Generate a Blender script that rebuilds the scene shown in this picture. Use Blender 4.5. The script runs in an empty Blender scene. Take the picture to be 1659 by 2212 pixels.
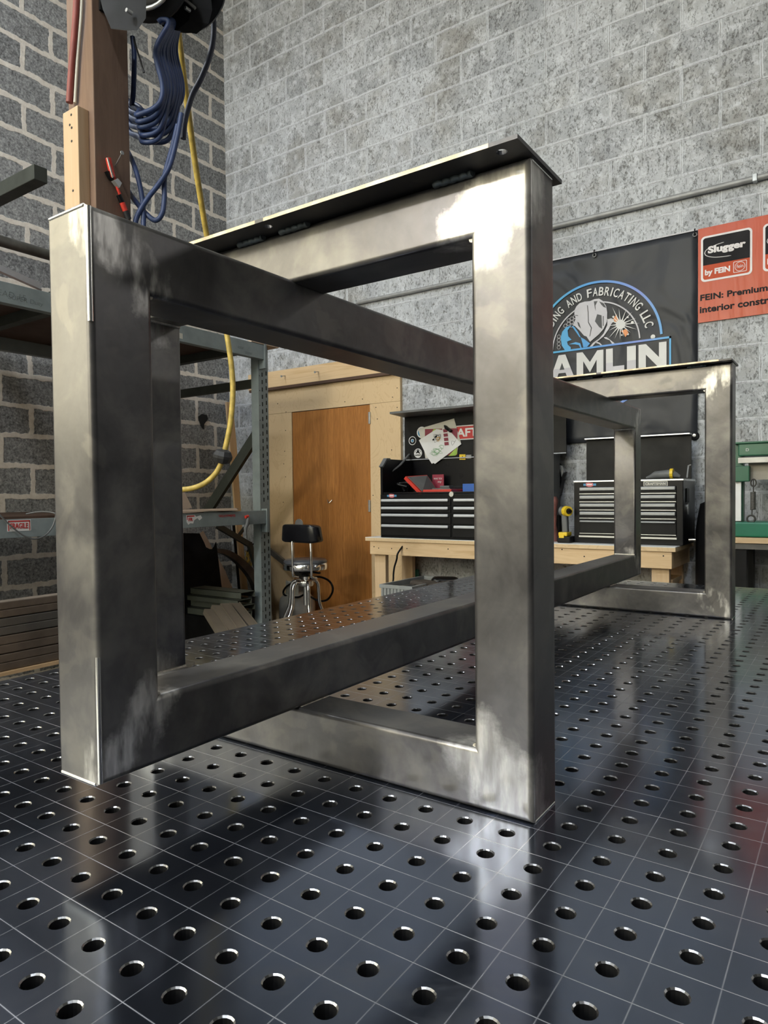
import bpy, bmesh, math, random
from mathutils import Vector, Matrix
random.seed(7)
SC = bpy.context.scene
COL = SC.collection
PI = math.pi

# ------------------------------------------------------------------ camera
CX, CY = 829.5, 1106.0
CAM = Vector((0.2865, -0.6913, 0.3595))
YAW, PITCH, ROLL, FPX = 0.6052, -0.0255, -0.0107, 1478.7
_f = Vector((-math.sin(YAW)*math.cos(PITCH), math.cos(YAW)*math.cos(PITCH), math.sin(PITCH)))
_r0 = Vector((math.cos(YAW), math.sin(YAW), 0)); _u0 = _r0.cross(_f)
_r = math.cos(ROLL)*_r0 + math.sin(ROLL)*_u0
_u = -math.sin(ROLL)*_r0 + math.cos(ROLL)*_u0
cd = bpy.data.cameras.new('camera'); cam = bpy.data.objects.new('camera', cd); COL.objects.link(cam)
cam.matrix_world = Matrix(((_r.x, _u.x, -_f.x, CAM.x), (_r.y, _u.y, -_f.y, CAM.y), (_r.z, _u.z, -_f.z, CAM.z), (0, 0, 0, 1)))
cd.sensor_fit = 'VERTICAL'; cd.sensor_height = 24.0; cd.lens = 24.0*FPX/2212.0
cd.clip_start = 0.02; cd.clip_end = 100
SC.camera = cam

# ------------------------------------------------------------------ world, light, exposure
SC.view_settings.view_transform = 'Standard'; SC.view_settings.look = 'None'
SC.view_settings.gamma = 1.0; SC.view_settings.exposure = 1.85
SC.view_settings.use_curve_mapping = False
SC.cycles.max_bounces = 8; SC.cycles.diffuse_bounces = 4; SC.cycles.glossy_bounces = 5
SC.cycles.caustics_reflective = False; SC.cycles.caustics_refractive = False
SC.cycles.sample_clamp_indirect = 6.0
SC.cycles.use_denoising = True
W = bpy.data.worlds.new('world'); SC.world = W; W.use_nodes = True
W.node_tree.nodes['Background'].inputs[0].default_value = (0.6, 0.66, 0.75, 1)
W.node_tree.nodes['Background'].inputs[1].default_value = 0.05
PANEL_GLOW = 2.1
LAMP_STRENGTH = 66.0
LAMPS = [(-2.9, -6.2), (-1.3, -3.1), (-3.7, -0.3), (1.4, -3.2), (0.9, -6.4)]
LAMP_Z = 4.9

# room
FZ = -0.95; CZ = 5.6
XW, YW = -4.338, 3.581          # left and back wall faces
XR, YF = 6.0, -8.0

# ------------------------------------------------------------------ pixel helpers (photo frame -> world point on a plane)
def ray(x, y):
    return (x-CX)/FPX*_r - (y-CY)/FPX*_u + _f
def P(x, y, ax, v):
    d = ray(x, y); t = (v - CAM[ax])/d[ax]; return CAM + t*d
def D(x, y, dist):
    return CAM + dist*ray(x, y)

# ------------------------------------------------------------------ node helpers
class NT:
    def __init__(s, name):
        s.m = bpy.data.materials.new(name); s.m.use_nodes = True
        s.t = s.m.node_tree; s.n = s.t.nodes; s.l = s.t.links
        s.b = s.n['Principled BSDF']; s._tc = None
    def new(s, typ, **kw):
        nd = s.n.new(typ)
        for k, v in kw.items(): setattr(nd, k, v)
        return nd
    def link(s, a, b): s.l.new(a, b)
    def obj(s):
        if s._tc is None: s._tc = s.new('ShaderNodeTexCoord')
        return s._tc.outputs['Object']
    def set(s, sock, v):
        i = s.b.inputs[sock]
        if isinstance(v, bpy.types.NodeSocket): s.link(v, i)
        else: i.default_value = v
    def mapp(s, scale=(1, 1, 1), rot=(0, 0, 0), loc=(0, 0, 0), src=None):
        m = s.new('ShaderNodeMapping'); s.link(src or s.obj(), m.inputs[0])
        m.inputs['Location'].default_value = loc; m.inputs['Rotation'].default_value = rot
        m.inputs['Scale'].default_value = scale; return m.outputs[0]
    def noise(s, scale, vec=None, detail=4, rough=.55, dist=0):
        n = s.new('ShaderNodeTexNoise'); s.link(vec or s.obj(), n.inputs['Vector'])
        n.inputs['Scale'].default_value = scale; n.inputs['Detail'].default_value = detail
        n.inputs['Roughness'].default_value = rough; n.inputs['Distortion'].default_value = dist
        return n.outputs['Fac']
    def ramp(s, fac, stops, interp='LINEAR'):
        r = s.new('ShaderNodeValToRGB'); s.link(fac, r.inputs[0]); cr = r.color_ramp; cr.interpolation = interp
        while len(cr.elements) < len(stops): cr.elements.new(.5)
        for e, (p, c) in zip(cr.elements, stops):
            e.position = p; e.color = (c[0], c[1], c[2], 1) if not isinstance(c, (int, float)) else (c, c, c, 1)
        return r.outputs[0]
    def math(s, op, a, b=None, c=None, clamp=False):
        m = s.new('ShaderNodeMath', operation=op); m.use_clamp = clamp
        for i, v in enumerate((a, b, c)):
            if v is None: continue
            if isinstance(v, bpy.types.NodeSocket): s.link(v, m.inputs[i])
            else: m.inputs[i].default_value = v
        return m.outputs[0]
    def mix(s, fac, a, b, mode='MIX'):
        m = s.new('ShaderNodeMix', data_type='RGBA', blend_type=mode)
        for i, v in ((0, fac), (6, a), (7, b)):
            if isinstance(v, bpy.types.NodeSocket): s.link(v, m.inputs[i])
            elif i == 0: m.inputs[0].default_value = v
            else: m.inputs[i].default_value = (v[0], v[1], v[2], 1)
        return m.outputs[2]
    def sep(s, src=None):
        q = s.new('ShaderNodeSeparateXYZ'); s.link(src or s.obj(), q.inputs[0]); return q.outputs
    def comb(s, x, y, z):
        q = s.new('ShaderNodeCombineXYZ')
        for i, v in enumerate((x, y, z)):
            if isinstance(v, bpy.types.NodeSocket): s.link(v, q.inputs[i])
            else: q.inputs[i].default_value = v
        return q.outputs[0]
    def bump(s, h, strength=.3, dist=.01):
        b = s.new('ShaderNodeBump'); b.inputs['Strength'].default_value = strength
        b.inputs['Distance'].default_value = dist; s.link(h, b.inputs['Height'])
        s.link(b.outputs[0], s.b.inputs['Normal'])

def pm(name, col, rough=.5, metal=0., vary=.12, scale=12., bump=0., spec=None, bscale=None):
    """plain procedural material: base colour with noise variation and optional bump"""
    q = NT(name)
    n = q.noise(scale, detail=5)
    lo = tuple(max(0, c*(1-vary)) for c in col); hi = tuple(min(1, c*(1+vary)) for c in col)
    q.set('Base Color', q.ramp(n, [(.3, lo), (.7, hi)]))
    q.set('Roughness', q.ramp(n, [(.3, min(1, rough*1.1)), (.7, rough*.9)])); q.set('Metallic', metal)
    if spec is not None: q.b.inputs['Specular IOR Level'].default_value = spec
    if bump: q.bump(q.noise(bscale or scale*6, detail=3), bump, .004)
    return q.m

def emis(name, col, strength):
    q = NT(name); q.set('Base Color', (col[0], col[1], col[2], 1))
    q.b.inputs['Emission Color'].default_value = (col[0], col[1], col[2], 1)
    q.b.inputs['Emission Strength'].default_value = strength; return q.m

# ---- walls
def block_mat(name, axis, u0, v0, painted):
    q = NT(name); s = q.sep()
    u = q.math('SUBTRACT', s[axis], u0); v = q.math('SUBTRACT', s[2], v0)
    base = q.comb(u, v, 0)
    nz = q.new('ShaderNodeTexNoise'); q.link(q.obj(), nz.inputs['Vector']); nz.inputs['Scale'].default_value = 26; nz.inputs['Detail'].default_value = 4
    nz2 = q.new('ShaderNodeTexNoise'); q.link(q.obj(), nz2.inputs['Vector']); nz2.inputs['Scale'].default_value = 5; nz2.inputs['Detail'].default_value = 2
    def vm(op, a, b):
        m = q.new('ShaderNodeVectorMath', operation=op); q.link(a, m.inputs[0])
        if isinstance(b, bpy.types.NodeSocket): q.link(b, m.inputs[1])
        else: m.inputs[1].default_value = b
        return m.outputs[0]
    amt = .026 if not painted else .010
    w1 = vm('MULTIPLY', vm('SUBTRACT', nz.outputs['Color'], (.5, .5, .5)), (amt, amt, 0))
    w2 = vm('MULTIPLY', vm('SUBTRACT', nz2.outputs['Color'], (.5, .5, .5)), (amt*1.2, amt*1.2, 0))
    vec = vm('ADD', vm('ADD', base, w1), w2)
    b = q.new('ShaderNodeTexBrick'); q.link(vec, b.inputs['Vector'])
    b.inputs['Scale'].default_value = 1; b.inputs['Brick Width'].default_value = .4064; b.inputs['Row Height'].default_value = .2032
    b.inputs['Mortar Size'].default_value = .0195 if not painted else .0110
    b.inputs['Mortar Smooth'].default_value = .25; b.inputs['Bias'].default_value = 0
    b.offset = .5; b.offset_frequency = 2; b.squash = 1
    b.inputs['Color1'].default_value = (0, 0, 0, 1); b.inputs['Color2'].default_value = (1, 1, 1, 1); b.inputs['Mortar'].default_value = (.5, .5, .5, 1)
    fac = b.outputs['Fac']
    big = q.noise(1.3, detail=5, rough=.6); mid = q.noise(7, detail=6, rough=.68); pit = q.noise(62, detail=5, rough=.8) if not painted else q.noise(1.0, q.mapp(scale=(95, 95, 55)), detail=5, rough=.8)
    pit2 = q.noise(24, detail=6, rough=.8) if not painted else q.noise(1.0, q.mapp(scale=(26, 26, 13)), detail=6, rough=.8)
    if painted:
        b2 = q.new('ShaderNodeTexBrick'); q.link(vm('ADD', vec, (0, .004, 0)), b2.inputs['Vector'])
        for k_, v_ in (('Scale', 1), ('Brick Width', .4064), ('Row Height', .2032), ('Mortar Size', .0016), ('Mortar Smooth', .3)): b2.inputs[k_].default_value = v_
        b2.offset = .5; b2.offset_frequency = 2
        med = q.noise(11, detail=5, rough=.7)
        tone = q.mix(q.ramp(big, [(.35, 0), (.65, 1)]), (.50, .525, .57), (.35, .36, .375))
        per = q.mix(.22, tone, b.outputs['Color'], 'SOFT_LIGHT')
        per = q.mix(q.ramp(mid, [(.50, 0), (.70, .8)]), per, (.64, .665, .71))
        pv = q.math('ADD', q.math('MULTIPLY', pit, .50), q.math('ADD', q.math('MULTIPLY', pit2, .38), q.math('MULTIPLY', med, .12)))
        pits = q.ramp(pv, [(.40, 1), (.485, 0)])
        wh = q.ramp(q.noise(15, detail=6, rough=.75), [(.50, 0), (.62, 1)])
        per = q.mix(q.math('MULTIPLY', wh, .55), per, (.74, .77, .82))
        blk = q.mix(q.math('MULTIPLY', pits, .78), per, (.09, .085, .075))
        st = q.ramp(q.noise(2.6, detail=6, rough=.7), [(.52, 0), (.68, 1)])
        blk = q.mix(q.math('MULTIPLY', st, .40), blk, (.27, .25, .215))
        rust = q.ramp(q.noise(3.1, detail=5, rough=.7, dist=.6), [(.68, 0), (.80, 1)])
        blk = q.mix(q.math('MULTIPLY', rust, .5), blk, (.20, .13, .07))
        col = q.mix(q.math('MULTIPLY', fac, .8), blk, (.64, .665, .71))
        crack = q.math('MULTIPLY', b2.outputs['Fac'], q.ramp(med, [(.40, .15), (.60, 1)]))
        col = q.mix(q.math('MULTIPLY', crack, .8), col, (.09, .085, .075))
        q.set('Roughness', .75)
        h = q.math('SUBTRACT', q.math('MULTIPLY', q.math('SUBTRACT', 1.0, pits), .6), q.math('MULTIPLY', fac, .5))
        q.bump(h, .6, .008)
    else:
        c = q.ramp(q.math('ADD', q.math('MULTIPLY', pit, .6), q.math('MULTIPLY', pit2, .4)), [(.38, (.075, .075, .078)), (.50, (.27, .272, .276)), (.62, (.52, .52, .52))])
        c = q.mix(.22, c, b.outputs['Color'], 'SOFT_LIGHT')
        sm = q.ramp(mid, [(.60, 0), (.76, 1)])
        c = q.mix(q.math('MULTIPLY', sm, .25), c, (.42, .38, .34))
        mort = q.mix(q.ramp(pit2, [(.35, 0), (.65, 1)]), (.70, .63, .56), (.88, .82, .75))
        col = q.mix(fac, c, mort)
        q.set('Roughness', .95)
        q.bump(q.math('ADD', q.math('MULTIPLY', pit, .8), q.math('MULTIPLY', fac, .5)), .6, .008)
    q.set('Base Color', col); q.b.inputs['Specular IOR Level'].default_value = .25
    return q.m

def wood_mat(name, c1, c2, axis=2, scale=1., rough=.55, ring=18., knots=True):
    """grain running along `axis`"""
    q = NT(name)
    sc = [ring*scale]*3; sc[axis] = 1.1*scale
    v = q.mapp(scale=tuple(sc))
    n = q.noise(1.0, v, detail=6, rough=.6, dist=1.2)
    sc2 = [150*scale]*3; sc2[axis] = 5*scale
    fine = q.noise(1.0, q.mapp(scale=tuple(sc2)), detail=4)
    col = q.ramp(n, [(.30, c2), (.48, c1), (.60, tuple(.5*(a+b) for a, b in zip(c1, c2))), (.72, c1)])
    col = q.mix(q.math('MULTIPLY', fine, .35), col, c2)
    if knots:
        kn = q.new('ShaderNodeTexVoronoi'); q.link(q.mapp(scale=tuple([4.5]*3)), kn.inputs['Vector']); kn.inputs['Scale'].default_value = 1
        k = q.ramp(kn.outputs['Distance'], [(.05, 1), (.09, 0)])
        col = q.mix(q.math('MULTIPLY', k, .6), col, tuple(c*.35 for c in c2))
    q.set('Base Color', col); q.set('Roughness', rough)
    q.bump(fine, .12, .002); return q.m

def ply_mat(name, c1, c2):
    q = NT(name)
    n = q.noise(1.0, q.mapp(scale=(3.2, 3.2, 2.0)), detail=3, rough=.5, dist=2.4)
    rings = q.math('FRACT', q.math('MULTIPLY', n, 9.0))
    r = q.ramp(rings, [(.0, 0), (.12, 1), (.24, 0)])
    col = q.mix(q.math('MULTIPLY', r, .40), c1, c2)
    col = q.mix(q.math('MULTIPLY', q.noise(2.2, detail=5), .5), col, tuple(.85*c for c in c1))
    q.set('Base Color', col); q.set('Roughness', .5); return q.m

def oak_mat(name):
    q = NT(name)
    v = q.mapp(scale=(26, 26, .9)); n = q.noise(1, v, detail=5, rough=.55, dist=1.6)
    f = q.noise(1, q.mapp(scale=(420, 420, 14)), detail=3)
    col = q.ramp(n, [(.32, (.36, .135, .028)), (.46, (.50, .215, .050)), (.52, (.38, .150, .034)), (.60, (.54, .235, .058)), (.74, (.45, .185, .042))])
    col = q.mix(q.ramp(f, [(.40, .45), (.56, 0)]), col, (.20, .07, .02))
    col = q.mix(q.math('MULTIPLY', q.noise(1.5, detail=5), .35), col, (.36, .15, .05))
    q.set('Base Color', col); q.set('Roughness', .42); return q.m

def steel_mat(name, tint=(1, 1, 1), seam=None):
    """hot rolled tube: dark mill scale with paler cleaned patches; ground metal near the welded corners is its own material"""
    q = NT(name)
    a = q.noise(5.5, detail=5, rough=.62, dist=.7)
    b = q.noise(19, detail=5, rough=.6, dist=.4)
    c = q.noise(1.0, q.mapp(scale=(40, 40, 3)), detail=3)
    m = q.math('ADD', q.math('MULTIPLY', a, .65), q.math('MULTIPLY', b, .35))
    col = q.ramp(m, [(.36, (.070*tint[0], .067*tint[1], .070*tint[2])), (.50, (.115*tint[0], .110*tint[1], .112*tint[2])), (.64, (.20*tint[0], .192*tint[1], .18*tint[2]))])
    col = q.mix(q.math('MULTIPLY', q.ramp(c, [(.45, 0), (.7, 1)]), .25), col, (.10, .09, .085))
    isl = q.ramp(q.noise(8, detail=4, rough=.5, dist=1.4), [(.55, 0), (.60, 1)])
    col = q.mix(q.math('MULTIPLY', isl, .16), col, (.27*tint[0], .25*tint[1], .22*tint[2]))
    q.set('Base Color', col); q.set('Metallic', .68)
    q.set('Roughness', q.ramp(m, [(.36, .30), (.5, .36), (.62, .44)]))
    q.bump(q.noise(160, detail=2), .05, .001)
    return q

def steel_with_ground(name, corners, radius=.06, amount=1., gr=.30):
    """corners: list of (point, diagonal direction) where the miter weld was ground bright"""
    q = steel_mat(name)
    old = q.b.inputs['Base Color'].links[0].from_socket; oldr = q.b.inputs['Roughness'].links[0].from_socket
    s = q.obj(); mask = None
    nz = q.noise(22, detail=5, rough=.65)
    for p, d, L in corners:
        d = Vector(d).normalized(); p = Vector(p)
        sub = q.new('ShaderNodeVectorMath', operation='SUBTRACT'); q.link(s, sub.inputs[0]); sub.inputs[1].default_value = p
        dot = q.new('ShaderNodeVectorMath', operation='DOT_PRODUCT'); q.link(sub.outputs[0], dot.inputs[0]); dot.inputs[1].default_value = d
        t = q.math('MAXIMUM', q.math('MINIMUM', dot.outputs['Value'], L), 0)
        sc = q.new('ShaderNodeVectorMath', operation='SCALE'); sc.inputs[0].default_value = d; q.link(t, sc.inputs['Scale'])
        ds = q.new('ShaderNodeVectorMath', operation='DISTANCE'); q.link(sub.outputs[0], ds.inputs[0]); q.link(sc.outputs[0], ds.inputs[1])
        e = q.math('ADD', ds.outputs['Value'], q.math('MULTIPLY', q.math('SUBTRACT', nz, .5), .075))
        mk = q.math('SUBTRACT', 1.0, q.math('DIVIDE', q.math('SUBTRACT', e, radius*.35), radius*.4), clamp=True)
        mask = mk if mask is None else q.math('MAXIMUM', mask, mk)
    br = q.noise(1.0, q.mapp(scale=(120, 120, 22), rot=(0, .78, .2)), detail=3)
    gcol = q.ramp(br, [(.3, (.34, .325, .31)), (.7, (.62, .60, .57))])
    strokes = q.ramp(q.noise(1.0, q.mapp(scale=(38, 38, 12), rot=(.9, .5, .3)), detail=4), [(.42, 1-amount), (.58, 1)])
    mask = q.math('MULTIPLY', mask, strokes)
    q.set('Base Color', q.mix(mask, old, gcol))
    q.set('Roughness', q.mix(mask, oldr, (gr, gr, gr)))
    return q.m

# ------------------------------------------------------------------ mesh builder
class MB:
    def __init__(s): s.bm = bmesh.new()
    def box(s, lo, hi, bev=0., seg=2, M=None):
        lo = Vector(lo); hi = Vector(hi)
        vs = [s.bm.verts.new((x, y, z)) for x in (lo.x, hi.x) for y in (lo.y, hi.y) for z in (lo.z, hi.z)]
        fs = [(0, 1, 3, 2), (4, 6, 7, 5), (0, 4, 5, 1), (2, 3, 7, 6), (0, 2, 6, 4), (1, 5, 7, 3)]
        F = [s.bm.faces.new([vs[i] for i in f]) for f in fs]
        if bev > 0:
            es = list({e for f in F for e in f.edges})
            r = bmesh.ops.bevel(s.bm, geom=es, offset=bev, segments=seg, profile=.5, affect='EDGES')
            vs = list({v for f in r['faces'] for v in f.verts} | {v for v in vs if v.is_valid})
        if M is not None: bmesh.ops.transform(s.bm, matrix=M, verts=[v for v in vs if v.is_valid])
        return s
    def bar(s, a, b, w, h, up=(0, 0, 1), bev=0.):
        """box bar from a to b with width w (sideways) and height h"""
        a = Vector(a); b = Vector(b); d = (b-a); L = d.length; d.normalize()
        up = Vector(up); side = d.cross(up)
        if side.length < 1e-4: side = d.cross(Vector((1, 0, 0)))
        side.normalize(); up = side.cross(d).normalized()
        M = Matrix(((d.x, side.x, up.x, a.x), (d.y, side.y, up.y, a.y), (d.z, side.z, up.z, a.z), (0, 0, 0, 1)))
        return s.box((0, -w/2, -h/2), (L, w/2, h/2), bev, M=M)
    def tube(s, pts, r, n=10, cap=True, closed=False):
        pts = [Vector(p) for p in pts]; k = len(pts)
        rr = r if isinstance(r, (list, tuple)) else [r]*k
        rings = []; prev = None
        for i, p in enumerate(pts):
            if closed: t = pts[(i+1) % k]-pts[i-1]
            else: t = pts[min(i+1, k-1)]-pts[max(i-1, 0)]
            t.normalize()
            if prev is None:
                q = Vector((0, 0, 1)) if abs(t.z) < .9 else Vector((1, 0, 0)); u = t.cross(q).normalized()
            else:
                u = prev-t*prev.dot(t)
                if u.length < 1e-6: u = t.orthogonal()
                u.normalize()
            prev = u; v = t.cross(u)
            rings.append([s.bm.verts.new(p+rr[i]*(math.cos(2*PI*j/n)*u+math.sin(2*PI*j/n)*v)) for j in range(n)])
        m = k if closed else k-1
        for i in range(m):
            A, B = rings[i], rings[(i+1) % k]
            for j in range(n): s.bm.faces.new((A[j], A[(j+1) % n], B[(j+1) % n], B[j]))
        if cap and not closed:
            s.bm.faces.new(list(reversed(rings[0]))); s.bm.faces.new(rings[-1])
        return s
    def lathe(s, prof, c=(0, 0, 0), n=24, axis=2):
        """prof: (radius, height) list revolved about an axis through c"""
        c = Vector(c); rings = []
        for r, h in prof:
            ring = []
            for j in range(n):
                a = 2*PI*j/n; x, y = max(r, 1e-5)*math.cos(a), max(r, 1e-5)*math.sin(a)
                v = (x, y, h) if axis == 2 else ((h, x, y) if axis == 0 else (y, h, x))
                ring.append(s.bm.verts.new(c+Vector(v)))
            rings.append(ring)
        for A, B in zip(rings, rings[1:]):
            for j in range(n): s.bm.faces.new((A[j], A[(j+1) % n], B[(j+1) % n], B[j]))
        s.bm.faces.new(list(reversed(rings[0]))); s.bm.faces.new(rings[-1])
        return s
    def prism(s, poly, vec):
        """planar polygon (3-D points) extruded by vec"""
        vec = Vector(vec); A = [s.bm.verts.new(Vector(p)) for p in poly]; B = [s.bm.verts.new(Vector(p)+vec) for p in poly]
        n = len(poly); s.bm.faces.new(list(reversed(A))); s.bm.faces.new(B)
        for i in range(n): s.bm.faces.new((A[i], A[(i+1) % n], B[(i+1) % n], B[i]))
        return s
    def build(s, name, m, parent=None, smooth=None, wn=False, origin=None):
        bmesh.ops.recalc_face_normals(s.bm, faces=s.bm.faces[:])
        me = bpy.data.meshes.new(name); s.bm.to_mesh(me); s.bm.free()
        if origin is not None: me.transform(Matrix.Translation(-Vector(origin)))
        if m: me.materials.append(m)
        if smooth:
            for p in me.polygons: p.use_smooth = True
            me.set_sharp_from_angle(angle=math.radians(smooth))
        o = bpy.data.objects.new(name, me); COL.objects.link(o)
        if origin is not None: o.location = origin
        if wn:
            md = o.modifiers.new('wn', 'WEIGHTED_NORMAL'); md.keep_sharp = True
        if parent: par(o, parent)
        return o

def world_loc(o):
    v = Vector((0, 0, 0))
    while o: v += o.location; o = o.parent
    return v
def par(o, p):
    w = world_loc(o); o.parent = p; o.location = w-world_loc(p)
def empty(name, loc): 
    o = bpy.data.objects.new(name, None); COL.objects.link(o); o.location = loc; o.empty_display_size = .1; return o
def tag(o, label=None, cat=None, group=None, kind=None):
    if label: o['label'] = label
    if cat: o['category'] = cat
    if group: o['group'] = group
    if kind: o['kind'] = kind
    return o
def thing(name, loc, label, cat, group=None): return tag(empty(name, loc), label, cat, group)

def text(s, size, M, m, name, parent=None, xs=1., off=0., align='LEFT', ext=.0008, fit=None, shear=0.):
    """lettering as a thin mesh; M places local x (reading) y (up)"""
    cu = bpy.data.curves.new(name, 'FONT'); cu.body = s; cu.size = size; cu.offset = off; cu.extrude = ext
    cu.align_x = align; cu.shear = shear; cu.resolution_u = 3
    t = bpy.data.objects.new(name+'_c', cu); COL.objects.link(t)
    bpy.context.view_layer.update()
    me = bpy.data.meshes.new_from_object(t.evaluated_get(bpy.context.evaluated_depsgraph_get()))
    bpy.data.objects.remove(t); bpy.data.curves.remove(cu)
    if fit:   # fit to (width,height), lower-left at 0,0
        xsn = [v.co.x for v in me.vertices]; ysn = [v.co.y for v in me.vertices]
        sx = fit[0]/(max(xsn)-min(xsn)); sy = fit[1]/(max(ysn)-min(ysn))
        me.transform(Matrix.Translation((-min(xsn), -min(ysn), 0)))
        me.transform(Matrix.Diagonal((sx, sy, 1, 1)))
    else: me.transform(Matrix.Diagonal((xs, 1, 1, 1)))
    me.transform(M); me.materials.clear(); me.materials.append(m)
    o = bpy.data.objects.new(name, me); COL.objects.link(o)
    if parent: par(o, parent)
    return o
def join_into(name, objs, parent):
    """merge several lettering meshes into one part"""
    bm = bmesh.new(); mats = []
    for o in objs:
        tmp = o.data.copy(); tmp.transform(Matrix.Translation(world_loc(o)))
        mm = o.data.materials[0]
        if mm not in mats: mats.append(mm)
        k = len(bm.faces); bm.from_mesh(tmp); bm.faces.ensure_lookup_table()
        for f in bm.faces[k:]: f.material_index = mats.index(mm)
        bpy.data.meshes.remove(tmp); bpy.data.objects.remove(o)
    me = bpy.data.meshes.new(name); bm.to_mesh(me); bm.free()
    for mm in mats: me.materials.append(mm)
    o = bpy.data.objects.new(name, me); COL.objects.link(o)
    if parent: par(o, parent)
    return o
def wallM(x, y, z):            # lettering frame on a plane facing -Y: local x -> +X, local y -> +Z
    return Matrix(((1, 0, 0, x), (0, 0, -1, y), (0, 1, 0, z), (0, 0, 0, 1)))
def sideM(x, y, z):            # lettering on a plane facing +X: local x -> +Y, local y -> +Z
    return Matrix(((0, 0, 1, x), (1, 0, 0, y), (0, 1, 0, z), (0, 0, 0, 1)))
def catmull(pts, n=8, closed=False):
    pts = [Vector(p) for p in pts]; k = len(pts); out = []
    rng = range(k) if closed else range(k-1)
    for i in rng:
        if closed: p0, p1, p2, p3 = pts[i-1], pts[i], pts[(i+1) % k], pts[(i+2) % k]
        else: p0, p1, p2, p3 = pts[max(i-1, 0)], pts[i], pts[i+1], pts[min(i+2, k-1)]
        for j in range(n):
            t = j/n; out.append(.5*((2*p1)+(-p0+p2)*t+(2*p0-5*p1+4*p2-p3)*t*t+(-p0+3*p1-3*p2+p3)*t**3))
    if not closed: out.append(pts[-1])
    return out

# ------------------------------------------------------------------ materials
M_wall_left = block_mat('grey_block', 1, .164, .1714, False)
M_wall_back = block_mat('painted_block', 0, .050, .147, True)
M_floor = pm('concrete', (.16, .155, .15), .8, vary=.35, scale=2.5, bump=.3)
M_ceil = pm('ceiling_deck', (.34, .35, .37), .8, vary=.1, scale=1)
M_dark = pm('dark_wall', (.055, .055, .062), .8, vary=.3, scale=1.5)
M_front = pm('cream_wall', (.50, .47, .38), .8, vary=.1, scale=1.5)
M_glow = emis('warm_emitter', (1.0, .93, .68), PANEL_GLOW)
M_lamp = emis('lamp_disc', (.88, .945, 1.0), LAMP_STRENGTH)
M_pine = wood_mat('pine', (.74, .55, .34), (.58, .38, .19), axis=0)
M_pine_z = wood_mat('pine_upright', (.70, .52, .33), (.55, .36, .19), axis=2)
M_pine_y = wood_mat('pine_sideways', (.66, .47, .28), (.50, .32, .16), axis=1)
M_timber = wood_mat('timber', (.215, .135, .095), (.13, .078, .052), axis=2, ring=14, rough=.7)
M_batten = wood_mat('batten', (.56, .40, .255), (.46, .31, .18), axis=2, rough=.6)
M_ply = ply_mat('birch_ply', (.72, .53, .315), (.50, .31, .14))
M_oak = oak_mat('oak_veneer')
M_black = pm('black_enamel', (.006, .006, .0075), .30, vary=.3, scale=9, spec=.22)
M_blackm = pm('black_matte', (.007, .007, .008), .5, vary=.3, scale=12, spec=.22)
M_rubber = pm('black_rubber', (.02, .02, .022), .55, vary=.2)
M_chrome = pm('chrome', (.72, .72, .74), .14, 1., vary=.08, scale=20)
M_alum = pm('aluminium', (.62, .63, .65), .32, 1., vary=.12, scale=14)
M_handle = pm('handle_aluminium', (.60, .62, .66), .42, .35, vary=.04, scale=14)
M_galv = pm('galvanised', (.40, .42, .44), .45, .8, vary=.25, scale=12)
M_rack = pm('rack_grey_paint', (.235, .275, .285), .5, .1, vary=.16, scale=9, bump=.06)
M_rackd = pm('rack_dark_paint', (.035, .040, .034), .55, .1, vary=.2, scale=8)
M_slot = pm('slot_dark', (.012, .013, .013), .8)
M_brown = pm('brown_panel', (.075, .040, .026), .7, vary=.25, scale=3)
M_bluehose = pm('blue_rubber', (.028, .050, .135), .50, vary=.22, scale=20)
M_darkblue = pm('dark_hose', (.030, .036, .065), .55, vary=.2)
M_yellow = pm('yellow_cord', (.52, .38, .085), .5, vary=.28, scale=30)
M_redhose = pm('red_hose', (.22, .050, .042), .5, vary=.25, scale=10)
M_white = pm('white_paint', (.80, .80, .80), .45, vary=.06)
M_paper = pm('paper', (.74, .74, .74), .7, vary=.05, scale=8)
M_cream = pm('cream_paper', (.60, .585, .52), .7, vary=.05, scale=8)
M_red = pm('red_print', (.50, .03, .03), .5, vary=.08)
M_redp = pm('red_plastic', (.62, .045, .03), .38, vary=.08)
M_maroon = pm('maroon_card', (.22, .03, .05), .6, vary=.1)
M_blue = pm('blue_box', (.03, .13, .50), .4, vary=.08)
M_bluesticker = pm('blue_print', (.06, .26, .48), .45, vary=.05)
M_ysticker = pm('yellow_print', (.80, .56, .03), .45, vary=.05)
M_green = pm('green_paint', (.020, .115, .065), .35, vary=.2, scale=6)
M_greenb = pm('green_bright', (.015, .175, .105), .38, vary=.15, scale=6)
M_grey = pm('grey_plastic', (.12, .125, .13), .45, vary=.15)
M_silver = pm('silver_paint', (.50, .51, .52), .35, .6, vary=.1)
M_tank = pm('tank_paint', (.50, .51, .50), .4, .2, vary=.22, scale=9, bump=.05)
M_card = pm('cardboard', (.50, .385, .30), .8, vary=.1, scale=7)
M_sheet = pm('black_sheet', (.006, .006, .0065), .8, .0, vary=.2, spec=.15)
M_tan = pm('tan_channel', (.19, .16, .125), .45, .5, vary=.15, scale=5)
M_olive = pm('olive_channel', (.105, .115, .095), .5, .3, vary=.2, scale=5)
M_rust = pm('rusty_tube', (.150, .122, .098), .55, .35, vary=.35, scale=8, bump=.1)
M_rust2 = pm('grey_tube', (.125, .120, .110), .5, .4, vary=.3, scale=8, bump=.1)
M_bent = pm('bent_flat_bar', (.12, .11, .105), .45, .6, vary=.35, scale=8)
M_leather = pm('black_vinyl', (.008, .008, .010), .25, vary=.2, scale=15, spec=.3)
M_seat = pm('worn_grey_vinyl', (.075, .08, .095), .3, vary=.3, scale=15)
M_weld_dull = pm('dull_weld', (.10, .12, .13), .5, .6, vary=.3, scale=60)
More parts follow.
